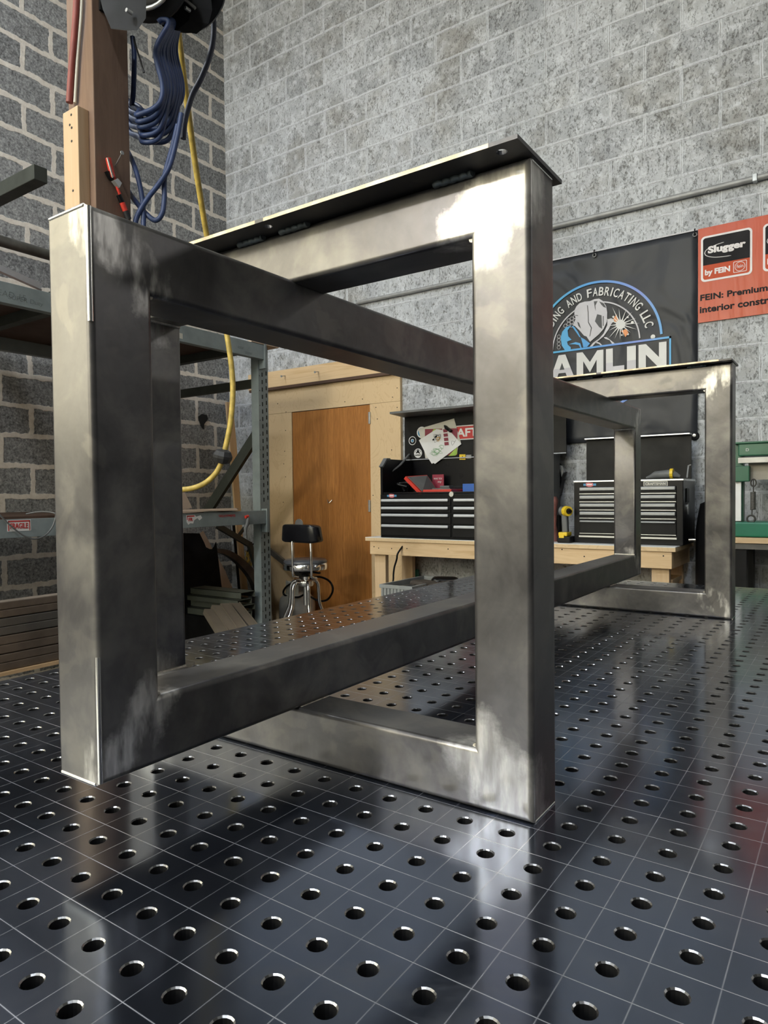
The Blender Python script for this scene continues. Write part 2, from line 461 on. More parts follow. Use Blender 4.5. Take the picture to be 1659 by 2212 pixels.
M_glove = pm('glove_leather', (.055, .045, .038), .8, vary=.35, scale=18, bump=.2)
M_crate = pm('crate_plastic', (.30, .315, .32), .5, vary=.12)
M_conduit = pm('conduit_paint', (.33, .335, .345), .45, .2, vary=.12, scale=20)
M_weld = pm('weld_bead', (.52, .49, .44), .30, 1., vary=.35, scale=90, bump=.4)
M_groundedge = pm('ground_edge', (.80, .79, .76), .22, 1., vary=.10, scale=60)


M_lime = pm('lime_print', (.33, .50, .08), .6, vary=.2)
M_limed = pm('green_crayon', (.22, .42, .22), .7)
M_orange = pm('orange_crayon', (.62, .38, .12), .7)
M_orangep = pm('spark_orange', (.75, .30, .12), .6)
M_redl = pm('badge_red', (.60, .16, .18), .5)
M_maroon2 = pm('handwritten_card', (.30, .03, .06), .55)
M_handle2 = pm('dim_drawer_pull', (.30, .31, .32), .40, .4, vary=.05)
M_rusty = pm('worn_red_metal', (.22, .09, .08), .6, .3, vary=.4, scale=25)
M_alum2 = pm('worn_white_bar', (.62, .60, .56), .5, .1, vary=.15, scale=12)
M_cream2 = pm('beige_plate', (.36, .33, .28), .6, vary=.08)
M_silverp = pm('silver_print', (.58, .57, .62), .5, vary=.05)
M_bandark = pm('dark_print', (.045, .048, .055), .5, vary=.05)
M_whitep = pm('white_print', (.74, .70, .72), .4, vary=.04)
M_vblack = pm('black_print', (.006, .005, .008), .5, vary=.1, spec=.15)
M_or2 = pm('orange_print', (.52, .070, .020), .45, vary=.05, spec=.2)

# table steel with scribed grid
HX, HY, PIT = -0.0169, -0.3308, 0.05
def table_mat():
    q = NT('nitrided_table_steel'); s = q.sep()
    def line(c, o):
        f = q.math('FRACT', q.math('DIVIDE', q.math('SUBTRACT', c, o), PIT))
        d = q.math('ABSOLUTE', q.math('SUBTRACT', f, .5))
        return q.math('SUBTRACT', 1.0, q.math('DIVIDE', d, .017), clamp=True)
    lx = line(s[0], HX); ly = line(s[1], HY)
    wear = q.noise(9, detail=4)
    ln = q.math('MULTIPLY', q.math('MAXIMUM', q.math('MULTIPLY', lx, .5), q.math('MULTIPLY', ly, .75)), q.ramp(wear, [(.3, .4), (.65, 1)]))
    smud = q.noise(6, detail=6, rough=.65, dist=.8)
    base = q.ramp(smud, [(.30, (.125, .150, .215)), (.55, (.155, .180, .245)), (.75, (.20, .225, .29))])
    dust = q.ramp(q.noise(3.2, detail=6, rough=.7, dist=1.1), [(.58, 0), (.75, 1)])
    col = q.mix(q.math('MULTIPLY', dust, .35), base, (.30, .30, .31))
    q.set('Base Color', q.mix(ln, col, (.78, .79, .84)))
    q.set('Metallic', q.math('SUBTRACT', .97, q.math('MULTIPLY', ln, .55)))
    r = q.math('ADD', q.ramp(smud, [(.3, .10), (.75, .19)]), q.math('MULTIPLY', dust, .12))
    q.set('Roughness', q.math('ADD', r, q.math('MULTIPLY', ln, .35)))
    return q.m
M_table = table_mat()
M_hole = pm('hole_bore', (.085, .085, .09), .34, .9, vary=.2, scale=60)
M_rim = pm('hole_rim', (.30, .30, .31), .26, 1., vary=.2, scale=60)

# ================================================================== SETTING
def struct(name, lo, hi, m):
    o = MB().box(lo, hi).build(name, m); o['kind'] = 'structure'; return o
struct('floor', (XW-.2, YF-.2, FZ-.1), (XR+.2, YW+.2, FZ), M_floor)
struct('ceiling', (XW-.2, YF-.2, CZ), (XR+.2, YW+.2, CZ+.1), M_ceil)
struct('wall_left', (XW-.2, YF, FZ), (XW, YW+.2, CZ), M_wall_left)
struct('wall_back', (XW, YW, FZ), (XR, YW+.2, CZ), M_wall_back)
struct('wall_right', (XR, YF, FZ), (XR+.2, YW, CZ), M_dark)
struct('wall_front', (XW, YF-.2, FZ), (XR, YF, CZ), M_front)
wn = struct('glow_panel_1', (-4.2, YF, 1.35), (.4, YF+.03, 4.6), M_glow)  # glowing panel added behind the camera to brighten the front tube faces
fr = MB()
for i in range(6):
    x = -4.2+i*4.6/5; fr.box((x-.03, YF+.03, 1.32), (x+.03, YF+.07, 4.63))
for z in (1.32, 2.9, 4.63): fr.box((-4.25, YF+.03, z-.03), (.45, YF+.07, z+.03))
fr.build('glow_panel_frame', M_grey, wn)

w2 = struct('glow_panel_2', (XW, -5.4, .8), (XW+.03, -1.9, 3.3), M_glow)  # second emitter, added out of view so the near post's end face brightens
fr = MB()
for i in range(5):
    y = -5.4+i*3.5/4; fr.box((XW+.03, y-.03, .77), (XW+.07, y+.03, 3.33))
for z in (.8, 2.05, 3.3): fr.box((XW+.03, -5.43, z-.03), (XW+.07, -1.87, z+.03))
fr.build('glow_panel_frame', M_grey, w2)
def flood(c, n, r, label, m):
    t = thing('flood_lamp', c, label, 'lamp'); c = Vector(c); n = Vector(n).normalized()
    MB().tube([c-n*.06, c-n*.012], [r*.7, r*1.08], 20).build('lamp_housing', M_grey, t)
    MB().tube([c-n*.0118, c], r, 20).build('light_disc', m, t)
M_flood = emis('flood_disc', (1, .985, .95), 45.0)
M_pend = emis('pendant_disc', (1, .97, .88), 110.0)
M_fill = emis('fill_disc', (1, .985, .95), 22.0)
flood((5.0, 3.35, 2.75), (-1, -.6, -.3), .12, 'round fill lamp added at the far right end of the back wall', M_fill)  # added lamp, there to light the ground strokes on the near post's side
flood((-2.2, -4.4, 2.5), (.45, .85, -.45), .13, 'round work lamp hanging behind the camera', M_pend)
MB().tube([(-2.22, -4.45, 2.6), (-2.22, -4.45, CZ)], .008, 6).build('hanging_rod', M_grey, bpy.data.objects['flood_lamp.001'])
def high_bay(i, x, y):
    t = thing('high_bay_lamp', (x, y, LAMP_Z), 'round white high bay lamp hanging above the shop floor', 'lamp', 'high bay ceiling lamps')
    MB().lathe([(.05, .24), (.12, .22), (.24, .06), (.25, .012), (.22, .012)], (x, y, LAMP_Z), 28).build('lamp_housing', M_grey, t, smooth=40)
    MB().lathe([(.215, .0), (.215, .010)], (x, y, LAMP_Z), 28).build('light_disc', M_lamp, t)
    MB().tube([(x, y, LAMP_Z+.23), (x, y, CZ)], .008, 6).build('hanging_rod', M_grey, t)
for i, (x, y) in enumerate(LAMPS): high_bay(i, x, y)

# hole in the left wall: a broken knock-out
hp = P(437, 912, 0, XW+.002)
pts = []
for i, (a, b) in enumerate([(428, 900), (436, 894), (447, 897), (449, 905), (441, 916), (440, 928), (434, 921), (430, 910)]): pts.append(P(a, b, 0, XW+.002))
o = MB().prism(pts, (.003, 0, 0)).build('wall_hole', M_slot); par(o, bpy.data.objects['wall_left'])

# conduits on the back wall
def conduit(z, x0, x1, r, label):
    y = YW-r-.004
    t = thing('conduit', (x0, YW, z), label, 'conduit')
    MB().tube([(x0, y, z), (x1, y, z)], r, 12).build('pipe', M_conduit, t, smooth=60)
    x = x0+.4
    while x < x1:
        MB().box((x-.012, YW-2*r-.008, z-r-.004), (x+.012, YW, z+r+.004), .003).build('pipe_clamp', M_galv, t); x += 1.37
conduit(2.054, -1.95, 3.0, .017, 'grey electrical conduit running along the back wall above both banners')
conduit(1.835, -3.3, -1.66, .015, 'short grey conduit on the back wall behind the steel frame, below the long one')

# ---- door with plywood surround
YP = YW-.028
def PX(x, y, Y): return P(x, y, 1, Y)
zt = PX(630, 890, YP)[2]
xl, xr_ = PX(630, 900, YP)[0], PX(799, 880, YP)[0]
pl, pr = PX(578, 900, YP)[0]-.10, PX(865, 900, YP)[0]
ztop = PX(700, 825, YP)[2]
dw = thing('door_1', (xl, YW, FZ), 'brown oak veneer door in a plywood wall surround behind the stool', 'door'); dw['kind'] = 'structure'
MB().box((xl+.004, YW-.022, FZ+.01), (xr_-.004, YW-.002, zt-.005)).build('door_slab', M_oak, dw)
for y in (903, 1093): 
    hg = MB(); p = PX(799, y, YP); hg.box((p[0]-.008, YP-.012, p[2]-.045), (p[0]+.008, YP, p[2]+.045), .002); hg.build('hinge', M_galv, dw)
hk = MB(); p = PX(712, 1085, YW-.03); hk.tube([p+Vector((-.022, 0, .02)), p+Vector((-.006, -.01, -.005)), p+Vector((.006, -.012, -.004)), p+Vector((.024, 0, .018))], .003, 6).build('hook', M_alum, dw)
t1 = MB().box((pl, YP, zt), (pr, YW, ztop)).build('trim_1', M_ply); t1['kind'] = 'structure'
t2 = MB().box((pl, YP, FZ), (xl, YW, zt-.002)).build('trim_2', M_ply); t2['kind'] = 'structure'
t3 = MB().box((xr_, YP, FZ), (pr, YW, zt-.002)).build('trim_3', M_ply); t3['kind'] = 'structure'
for (x, y) in [(600, 872), (618, 890), (617, 930), (615, 975), (613, 1002), (617, 1030), (612, 1085), (745, 868), (783, 862), (848, 858), (812, 880), (846, 972), (815, 905), (806, 1070), (858, 880), (858, 838), (858, 1030)]:
    p = PX(x, y, YP); MB().lathe([(.004, -.0015), (.004, .002)], p, 8, axis=1).build('screw_head', M_slot, t1)
# ledger board above the surround
zb0, zb1 = PX(583, 838, YW-.045)[2], PX(583, 803, YW-.045)[2]
lb = MB().box((PX(536, 830, YW-.045)[0], YW-.045, zb0), (PX(870, 800, YW-.045)[0], YW, zb1), .003).build('trim_4', M_pine); lb['kind'] = 'structure'
for x, y in [(616, 812), (688, 803)]:
    p = PX(x, y, YW-.045); ns = MB(); ns.tube([p, p+Vector((.004, -.05, -.01))], .0035, 6); ns.lathe([(.009, -.052), (.009, -.046)], p+Vector((.004, 0, -.01)), 8, axis=1); ns.build('screw', M_galv, lb)
cap_ = MB().box((PX(538, 840, YW-.06)[0], YW-.06, zb0-.022), (pr+.02, YW, zb0)).build('trim_5', M_brown); cap_['kind'] = 'structure'
# ================================================================== WELDING TABLE
TX0, TX1, TY0, TY1, TT = -1.106, .422, -.820, 2.165, .018
wt = thing('welding_table', (-.34, .67, FZ), 'large dark steel welding table with a grid of round holes and scribed lines', 'welding table')
def table_top():
    V, F, MI = [], [], []
    idx = {}
    def vert(x, y, z):
        k = (round(x, 5), round(y, 5), round(z, 5))
        if k not in idx: idx[k] = len(V); V.append(k)
        return idx[k]
    ks = [k for k in range(-30, 30) if TX0+.03 < HX+PIT*k < TX1-.03]
    js = [j for j in range(-15, 60) if TY0+.03 < HY+PIT*j < TY1-.03]
    N = 16; h = PIT/2
    for k in ks:
        for j in js:
            cx, cy = HX+PIT*k, HY+PIT*j
            ring = [(math.cos(2*PI*a/N), math.sin(2*PI*a/N)) for a in range(N)]
            sq = []
            for c, s in ring:
                m = max(abs(c), abs(s)); sq.append(vert(cx+h*c/m, cy+h*s/m, 0))
            r1 = [vert(cx+.0092*c, cy+.0092*s, 0) for c, s in ring]
            r2 = [vert(cx+.0080*c, cy+.0080*s, -.0012) for c, s in ring]
            r3 = [vert(cx+.0080*c, cy+.0080*s, -TT) for c, s in ring]
            for a in range(N):
                b = (a+1) % N
                F.append((sq[a], sq[b], r1[b], r1[a])); MI.append(0)
                F.append((r1[a], r1[b], r2[b], r2[a])); MI.append(3)
                F.append((r2[a], r2[b], r3[b], r3[a])); MI.append(1)
    x0, x1 = HX+PIT*ks[0]-h, HX+PIT*ks[-1]+h; y0, y1 = HY+PIT*js[0]-h, HY+PIT*js[-1]+h
    c = .006
    def quad(*p): F.append(tuple(vert(*q) for q in p)); MI.append(0)
    X0, X1, Y0, Y1 = TX0+c, TX1-c, TY0+c, TY1-c
    quad((X0, Y0, 0), (X1, Y0, 0), (x1, y0, 0), (x0, y0, 0)); quad((x0, y1, 0), (x1, y1, 0), (X1, Y1, 0), (X0, Y1, 0))
    quad((X0, Y0, 0), (x0, y0, 0), (x0, y1, 0), (X0, Y1, 0)); quad((x1, y0, 0), (X1, Y0, 0), (X1, Y1, 0), (x1, y1, 0))
    a = [(X0, Y0), (X1, Y0), (X1, Y1), (X0, Y1)]; b = [(TX0, TY0), (TX1, TY0), (TX1, TY1), (TX0, TY1)]
    for i in range(4):
        j = (i+1) % 4
        F.append((vert(*a[i], 0), vert(*b[i], -c), vert(*b[j], -c), vert(*a[j], 0))); MI.append(2)
        F.append((vert(*b[i], -c), vert(*b[i], -TT), vert(*b[j], -TT), vert(*b[j], -c))); MI.append(2)
    me = bpy.data.meshes.new('table_top'); me.from_pydata(V, [], F)
    for m in (M_table, M_hole, M_groundedge_t, M_rim): me.materials.append(m)
    me.polygons.foreach_set('material_index', MI); me.update()
    bm = bmesh.new(); bm.from_mesh(me); bmesh.ops.recalc_face_normals(bm, faces=bm.faces[:])
    bm.faces.ensure_lookup_table()
    if bm.faces[0].normal.z < 0: bmesh.ops.reverse_faces(bm, faces=bm.faces[:])
    bm.to_mesh(me); bm.free()
    o = bpy.data.objects.new('table_top', me); COL.objects.link(o); par(o, wt)
M_groundedge_t = pm('table_edge', (.60, .57, .50), .45, .6, vary=.12, scale=20)
table_top()
ap = MB()
ap.box((TX0+.012, TY0+.012, -.20), (TX0+.024, TY1-.012, -TT)); ap.box((TX1-.024, TY0+.012, -.20), (TX1-.012, TY1-.012, -TT))
ap.box((TX0+.024, TY0+.012, -.20), (TX1-.024, TY0+.024, -TT)); ap.box((TX0+.024, TY1-.024, -.20), (TX1-.024, TY1-.012, -TT))
for i in range(1, 7):
    y = HY+PIT*round((TY0+(TY1-TY0)*i/7-HY)/PIT)+PIT/2; ap.box((TX0+.024, y-.005, -.17), (TX1-.024, y+.005, -TT))
ap.build('apron', M_blackm, wt)
for x in (TX0+.10, TX1-.10):
    for y in (TY0+.12, TY1-.12):
        MB().box((x-.045, y-.045, FZ+.02), (x+.045, y+.045, -.17), .004).box((x-.07, y-.07, FZ), (x+.07, y+.07, FZ+.02)).build('leg', M_blackm, wt)
MB().box((TX0+.02, TY0+.02, -.215), (TX1-.02, TY1-.02, -.205)).build('under_tray', M_sheet, wt)

# ================================================================== STEEL TABLE FRAME (the workpiece)
TW = .0710; FH = .7155; RW = .0745
XA = -.3360; XB = XA-RW                # right / left faces of the long rectangle
YA0, YA1 = -.297, 1.793; ZA0, ZA1 = TW-.0015, FH-TW+.0045
XL = -.7235                            # left outer face of the end frames
L2 = 1.4234
base = thing('steel_table_frame', (XA-RW/2, .75, 0), 'bare welded steel tube table frame standing on the perforated welding table', 'table frame')
def member(c0, c1, i0, i1, w, dep, plane, pos, name, mat, r=.0068, parent=None):
    """mitered square tube. c0,c1: outer corners (2-D in the frame plane), i0,i1: inward diagonal signs; depth along the plane normal"""
    def sect():
        out = []; n = 4
        for (cu, cv, a0) in ((w-r, dep-r, 0), (r, dep-r, 90), (r, r, 180), (w-r, r, 270)):
            for k in range(n+1):
                a = math.radians(a0+90*k/n); out.append((cu+r*math.cos(a), cv+r*math.sin(a)))
        return out
    S = sect(); bm = bmesh.new(); rings = []
    for c, ii in ((c0, i0), (c1, i1)):
        ring = []
        for u, v in S:
            a, b = c[0]+ii[0]*u, c[1]+ii[1]*u
            p = (a, pos+v, b) if plane == 'XZ' else (pos+v, a, b)
            ring.append(bm.verts.new(p))
        rings.append(ring)
    n = len(S)
    for i in range(n): bm.faces.new((rings[0][i], rings[0][(i+1) % n], rings[1][(i+1) % n], rings[1][i]))
    bm.faces.new(rings[0]); bm.faces.new(list(reversed(rings[1])))
    b_ = MB(); b_.bm.free(); b_.bm = bm
    o = b_.build(name, mat, parent, smooth=50, wn=True)
    return o
def rect_frame(plane, pos, dep, w, a0, a1, b0, b1, mat, names):
    C = {'bl': (a0, b0), 'br': (a1, b0), 'tr': (a1, b1), 'tl': (a0, b1)}
    I = {'bl': (1, 1), 'br': (-1, 1), 'tr': (-1, -1), 'tl': (1, -1)}
    out = []
    for (p, q_, nm) in (('bl', 'br', names[0]), ('tr', 'tl', names[1]), ('br', 'tr', names[2]), ('tl', 'bl', names[3])):
        out.append(member(C[p], C[q_], I[p], I[q_], w, dep, plane, pos, nm, mat, parent=base))
    return out
def ground_corners(plane, pos, w, a0, a1, b0, b1):
    out = []
    for a, b, ia, ib in ((a0, b0, 1, 1), (a1, b0, -1, 1), (a1, b1, -1, -1), (a0, b1, 1, -1)):
        if plane == 'XZ': out.append(((a, pos, b), (ia, 0, ib), w*1.414))
        else: out.append(((pos, a, b), (0, ia, ib), w*1.414))
    return out
M_s1 = steel_with_ground('mill_steel_near_end', ground_corners('XZ', 0, TW, XL, 0, 0, FH), .066, .45, .30)
M_s2 = steel_with_ground('mill_steel_far_end', ground_corners('XZ', L2, TW, XL, 0, 0, FH), .045, 1., .42)
M_s3 = steel_with_ground('mill_steel_long', ground_corners('YZ', XA, RW, YA0, YA1, ZA0, ZA1), .045, 1., .33)
f1 = rect_frame('XZ', 0, TW, TW, XL, 0, 0, FH, M_s1, ('bottom_crossbar', 'top_crossbar', 'leg', 'leg'))
f2 = rect_frame('XZ', L2, TW, TW, XL, 0, 0, FH, M_s2, ('bottom_crossbar', 'top_crossbar', 'leg', 'leg'))
f3 = rect_frame('YZ', XB, RW, RW, YA0, YA1, ZA0, ZA1, M_s3, ('bottom_rail', 'top_rail', 'end_post', 'end_post'))
def seam(name, pts, r, parent, m=None): MB().tube(pts, r, 8).build(name, m or M_weld, parent, smooth=60)
# ground weld lines at the outer corners and the fillet beads inside
e = .0012
for y, fr_ in ((0, f1), (L2, f2)):
    for (x, z, sx) in ((0, 0, -1), (0, FH, -1), (XL, 0, 1), (XL, FH, 1)):
        seam('weld_seam', [(x+sx*.001, y+.007, z+(.001 if z == 0 else -.001)), (x+sx*.001, y+TW-.007, z+(.001 if z == 0 else -.001))], .0016, fr_[2 if x == 0 else 3], M_groundedge)
        xi = x+sx*TW; zi = TW if z == 0 else FH-TW
        seam('weld_bead', [(xi, y+.004, zi), (xi, y+TW-.004, zi)], .0035, fr_[2 if x == 0 else 3])
for (y, z, sy) in ((YA0, ZA0, 1), (YA0, ZA1, 1), (YA1, ZA0, -1), (YA1, ZA1, -1)):
    k = 2 if sy < 0 else 3
    zz = z+(.0008 if z == ZA0 else -.0008)
    seam('weld_seam', [(XB+.007, y+sy*.0008, zz), (XA-.007, y+sy*.0008, zz)], .0022, f3[k], M_groundedge)
    seam('weld_bead', [(XB+.004, y+sy*RW, z+(RW if z == ZA0 else -RW)), (XA-.004, y+sy*RW, z+(RW if z == ZA0 else -RW))], .003, f3[k])
# ground bright arris running down the near end post from its top corner, and up from the bottom
seam('ground_edge', [(XA-.0030, YA0+.0030, ZA1-.002), (XA-.0030, YA0+.0030, ZA1-.115)], .0032, f3[3], M_groundedge)
seam('ground_edge', [(XA-.0030, YA0+.0030, ZA0+.002), (XA-.0030, YA0+.0030, ZA0+.13)], .0028, f3[3], M_groundedge)
# welds where the long rails cross the end frames
for y in (0, L2):
    for (z, k) in ((ZA1, 1), (ZA0, 0)):
        for x in (XA-.002, XB+.002): seam('weld_bead', [(x, y+.006, z), (x, y+TW-.006, z)], .0030, f3[k])
# mounting plates with screw holes and tack welds
def plate(y):
    x0, x1, y0, y1, z0, z1 = XL-.004, .004, y-.043, y+TW+.012, FH, FH+.0045
    y0 = y-.0405; y1 = y+TW+.014
    V, F = [], []
    bm = bmesh.new()
    holes = [(-.021, y-.024), (-.357, y-.024)]
    xs = sorted({x0, x1} | {h[0]+s*.0075 for h in holes for s in (-1, 1)})
    ys = sorted({y0, y1} | {h[1]+s*.0075 for h in holes for s in (-1, 1)})
    ID = {}
    def vv(a, b, z):
        k = (round(a, 5), round(b, 5), round(z, 5))
        if k not in ID: ID[k] = bm.verts.new(k)
        return ID[k]
    N = 16
    for i in range(len(xs)-1):
        for j in range(len(ys)-1):
            a0, a1, b0, b1 = xs[i], xs[i+1], ys[j], ys[j+1]; ca, cb = (a0+a1)/2, (b0+b1)/2
            hole = any(abs(ca-h[0]) < .002 and abs(cb-h[1]) < .002 for h in holes)
            if not hole:
                for z in (z0, z1): bm.faces.new((vv(a0, b0, z), vv(a1, b0, z), vv(a1, b1, z), vv(a0, b1, z)))
            else:
                R = {}
                for z in (z0, z1):
                    sq, ci = [], []
                    for k in range(N):
                        c, s = math.cos(2*PI*k/N), math.sin(2*PI*k/N); m = max(abs(c), abs(s))
                        if k % 4 == 2: sq.append(vv(ca+.0075*c/m, cb+.0075*s/m, z))
                        else: sq.append(None)
                        ci.append(vv(ca+.0060*c, cb+.0060*s, z))
                    R[z] = ci
                    cs = [2, 6, 10, 14]
                    for q in range(4):
                        k0, k1 = cs[q], cs[(q+1) % 4]
                        arc = [ci[(k0+t) % N] for t in range(5)]
                        bm.faces.new([sq[k0], sq[k1]]+list(reversed(arc)))
                for k in range(N): bm.faces.new((R[z0][k], R[z0][(k+1) % N], R[z1][(k+1) % N], R[z1][k]))
    for i in range(len(xs)-1):
        for b in (y0, y1): bm.faces.new((vv(xs[i], b, z0), vv(xs[i+1], b, z0), vv(xs[i+1], b, z1), vv(xs[i], b, z1)))
    for j in range(len(ys)-1):
        for a in (x0, x1): bm.faces.new((vv(a, ys[j], z0), vv(a, ys[j+1], z0), vv(a, ys[j+1], z1), vv(a, ys[j], z1)))
    b_ = MB(); b_.bm.free(); b_.bm = bm
    o = b_.build('mounting_plate', M_plate, base); o.data.materials.append(M_plate_edge)
    for f in o.data.polygons:
        if f.normal.y < -.9 and f.area > 1e-4: f.material_index = 1
    for x in (-.435, -.355, -.115):
        pts = [(x+.05*t/14, y-.0015-.0012*((t*7) % 3), FH-.0015) for t in range(15)]
        MB().tube(pts, [.0042+.0003*((t*5) % 3) for t in range(15)], 8).build('weld_bead', M_weld_dull, o, smooth=60)
M_plate_edge = pm('plate_edge', (.42, .36, .27), .45, .6, vary=.3, scale=40)
M_plate = steel_mat('plate_steel', (.45, .47, .52)).m
plate(0); plate(L2)

# ================================================================== TIMBER POST AND HOSES
PXC, PYC = -1.69, .59
py1 = P(283, 450, 0, PXC)[1]
post = thing('timber_post', (PXC-.07, PYC+.07, FZ), 'brown rough timber post rising beside the table with a pale batten nailed to its front', 'timber post')
MB().box((PXC-.14, PYC, FZ), (PXC, py1, CZ), .003).build('post_beam', M_timber, post)
bx1 = P(172, 450, 1, PYC-.038)[0]; bx0 = P(140, 450, 1, PYC-.038)[0]; bz = P(165, 228, 1, PYC-.038)[2]
bt = MB().box((bx0, PYC-.038, FZ), (bx1, PYC, bz), .002).build('batten', M_batten, post); tag(bt, 'pale short batten')
for x, y in [(154, 248), (151, 270), (155, 276), (155, 305), (158, 412)]:
    MB().lathe([(.004, -.001), (.004, .001)], P(x, y, 1, PYC-.038), 8, axis=1).build('nail_head', M_slot, bt)
def free(pts, r, n=8, k=8): return MB().tube(catmull(pts, n), r, k)
rh = [P(x, y, 1, PYC-.020) for x, y in [(150, 222), (154, 160), (160, 90), (165, 20), (168, -60), (172, -160)]]
tag(free(rh, .011).build('red_air_hose', M_redhose, smooth=70), 'faded red hose running up the front of the timber post', 'hose')
rh = [P(x, y, 1, PYC-.010) for x, y in [(162, 222), (168, 120), (176, 20), (178, -100)]]
tag(free(rh, .005).build('thin_cable', M_cream, smooth=70), 'thin pale cable beside the red hose on the timber post', 'cable')

# hose reel bracketed on the post; drum axis along Y
rl = thing('hose_reel', P(350, -40, 0, PXC+.12), 'black hose reel mounted high on the timber post above the blue hose', 'hose reel')
rc = P(345, -60, 1, PYC+.12)
def rp(x, y, Y): return P(x, y, 1, Y)
c0 = rp(262, -55, PYC+.02); 
rax = Vector((.93, .36, 0)).normalized()
def disc(c, ax, r, h, mat, name, parent, n=36, ring=True):
    ax = Vector(ax).normalized(); u = ax.cross(Vector((0, 0, 1))).normalized(); v = ax.cross(u)
    M = Matrix(((u.x, v.x, ax.x, c[0]), (u.y, v.y, ax.y, c[1]), (u.z, v.z, ax.z, c[2]), (0, 0, 0, 1)))
    b = MB(); b.lathe([(r*.30, 0), (r*.9, 0), (r, h*.3), (r, h*.7), (r*.9, h), (r*.3, h)], (0, 0, 0), n)
    if ring: b.lathe([(r*.62, -.012), (r*.70, -.016), (r*.78, -.012), (r*.78, .0), (r*.62, .0)], (0, 0, 0), n)
    bmesh.ops.transform(b.bm, matrix=M, verts=b.bm.verts[:]); return b.build(name, mat, parent, smooth=40)
fc = D(300, -88, 2.16); bc = D(385, -60, 2.40)
disc(fc, (bc-fc), .165, .03, M_blackm, 'front_flange', rl)
disc(bc, (bc-fc), .175, .03, M_blackm, 'rear_flange', rl)
rim = []
u = (bc-fc).normalized().cross(Vector((0, 0, 1))).normalized(); v = (bc-fc).normalized().cross(u)
for k in range(40): rim.append(fc+.128*(math.cos(2*PI*k/40)*u+math.sin(2*PI*k/40)*v)-(bc-fc).normalized()*.02)
MB().tube(rim, .007, 8, closed=True).build('guard_ring', M_silver, rl, smooth=60)
MB().tube([fc, bc], .085, 20).build('drum', M_blackm, rl, smooth=60)
MB().bar(Vector((PXC, PYC+.07, fc.z+.02)), fc+(bc-fc)*.4, .05, .012).bar(Vector((PXC+.004, PYC+.07, fc.z-.16)), Vector((PXC+.004, PYC+.07, fc.z+.16)), .09, .008, up=(1, 0, 0)).build('bracket', M_blackm, rl)
q = [D(238, 60, 2.17), D(262, 90, 2.16), D(276, 60, 2.15), D(268, 20, 2.15), D(240, -10, 2.16)]
MB().prism([D(212, -20, 2.12), D(222, 20, 2.12), D(240, 62, 2.12), D(272, 66, 2.12), D(290, 40, 2.12), D(292, -20, 2.12)], (.03, .02, 0)).build('cover', M_blackm, rl)
MB().prism([D(325, 10, 2.30), D(338, 40, 2.30), D(352, 58, 2.30), D(382, 66, 2.30), D(408, 44, 2.30), D(416, 14, 2.30), D(412, -30, 2.30), D(330, -30, 2.30)], (.04, .05, 0)).build('guide_arm', M_blackm, rl)
MB().bar(D(385, -12, 2.29), D(422, 18, 2.29), .008, .008).build('wire_bail', M_silver, rl)
MB().bar(D(322, 14, 2.28), D(330, -10, 2.28), .01, .01).build('latch', M_silver, rl)
for bp in (D(405, 20, 2.29), D(279, 25, 2.10)): MB().lathe([(.006, -.01), (.006, .01)], bp, 10, axis=1).build('bolt', M_silver, rl)

# blue hose: loops gathered over a hook
hang = D(358, 52, 2.28)
for i in range(11):
    rnd = random.Random(i*13+5)
    t = i/10.
    lx = 283-6*rnd.random()-4; top_x = 352+22*t; dep = 2.24+.012*i
    bot_y = 236+ (i % 5)*15 + 6*rnd.random(); rx = 348+44*t+3*rnd.random()
    y_in = 150+60*t
    pts = [(top_x-10, 48), (top_x, 42), (top_x+12, 52), (rx-14, 110), (rx, 180), (rx-2, 215), (rx-20, bot_y-5), (rx-55, bot_y+8), (300, bot_y-8+rnd.random()*6), (286, bot_y-22), (lx-8, y_in+15), (lx-30, y_in-40)]
    w3 = [D(a, b, dep+.05*(1 if k > 7 else 0)) for k, (a, b) in enumerate(pts)]
    # left part of every loop passes behind the post
    for k in range(9, 12): w3[k] = D(pts[k][0]-10, pts[k][1], 2.40+.01*i)
    if i == 0: bh = MB()
    bh.tube(catmull(w3, 7), .0085, 8)
w3 = [D(x, y, d) for x, y, d in [(286, 80, 2.3), (290, 120, 2.3), (288, 200, 2.3), (284, 225, 2.35)]]
bh.tube(catmull(w3, 6), .0085, 8)
w3 = [D(x, y, d) for x, y, d in [(392, 245, 2.25), (382, 300, 2.25), (366, 360, 2.25), (345, 395, 2.25), (318, 430, 2.25), (296, 468, 2.25), (290, 500, 2.25)]]
bh.tube(catmull(w3, 6), .0085, 8)
w3 = [D(x, y, d) for x, y, d in [(384, 270, 2.27), (372, 320, 2.27), (356, 380, 2.27), (355, 430, 2.27), (350, 462, 2.27), (335, 476, 2.27), (312, 458, 2.27), (289, 430, 2.30), (276, 410, 2.36)]]
bh.tube(catmull(w3, 6), .0085, 8)
w3 = [D(x, y, d) for x, y, d in [(272, 320, 2.40), (286, 348, 2.30), (297, 380, 2.26), (306, 420, 2.26), (310, 460, 2.26), (310, 500, 2.26)]]
bh.tube(catmull(w3, 6), .0085, 8)
o = bh.build('blue_air_hose', M_bluehose, smooth=70)
tag(o, 'coiled blue air hose hanging in loops below the reel on the timber post', 'hose')
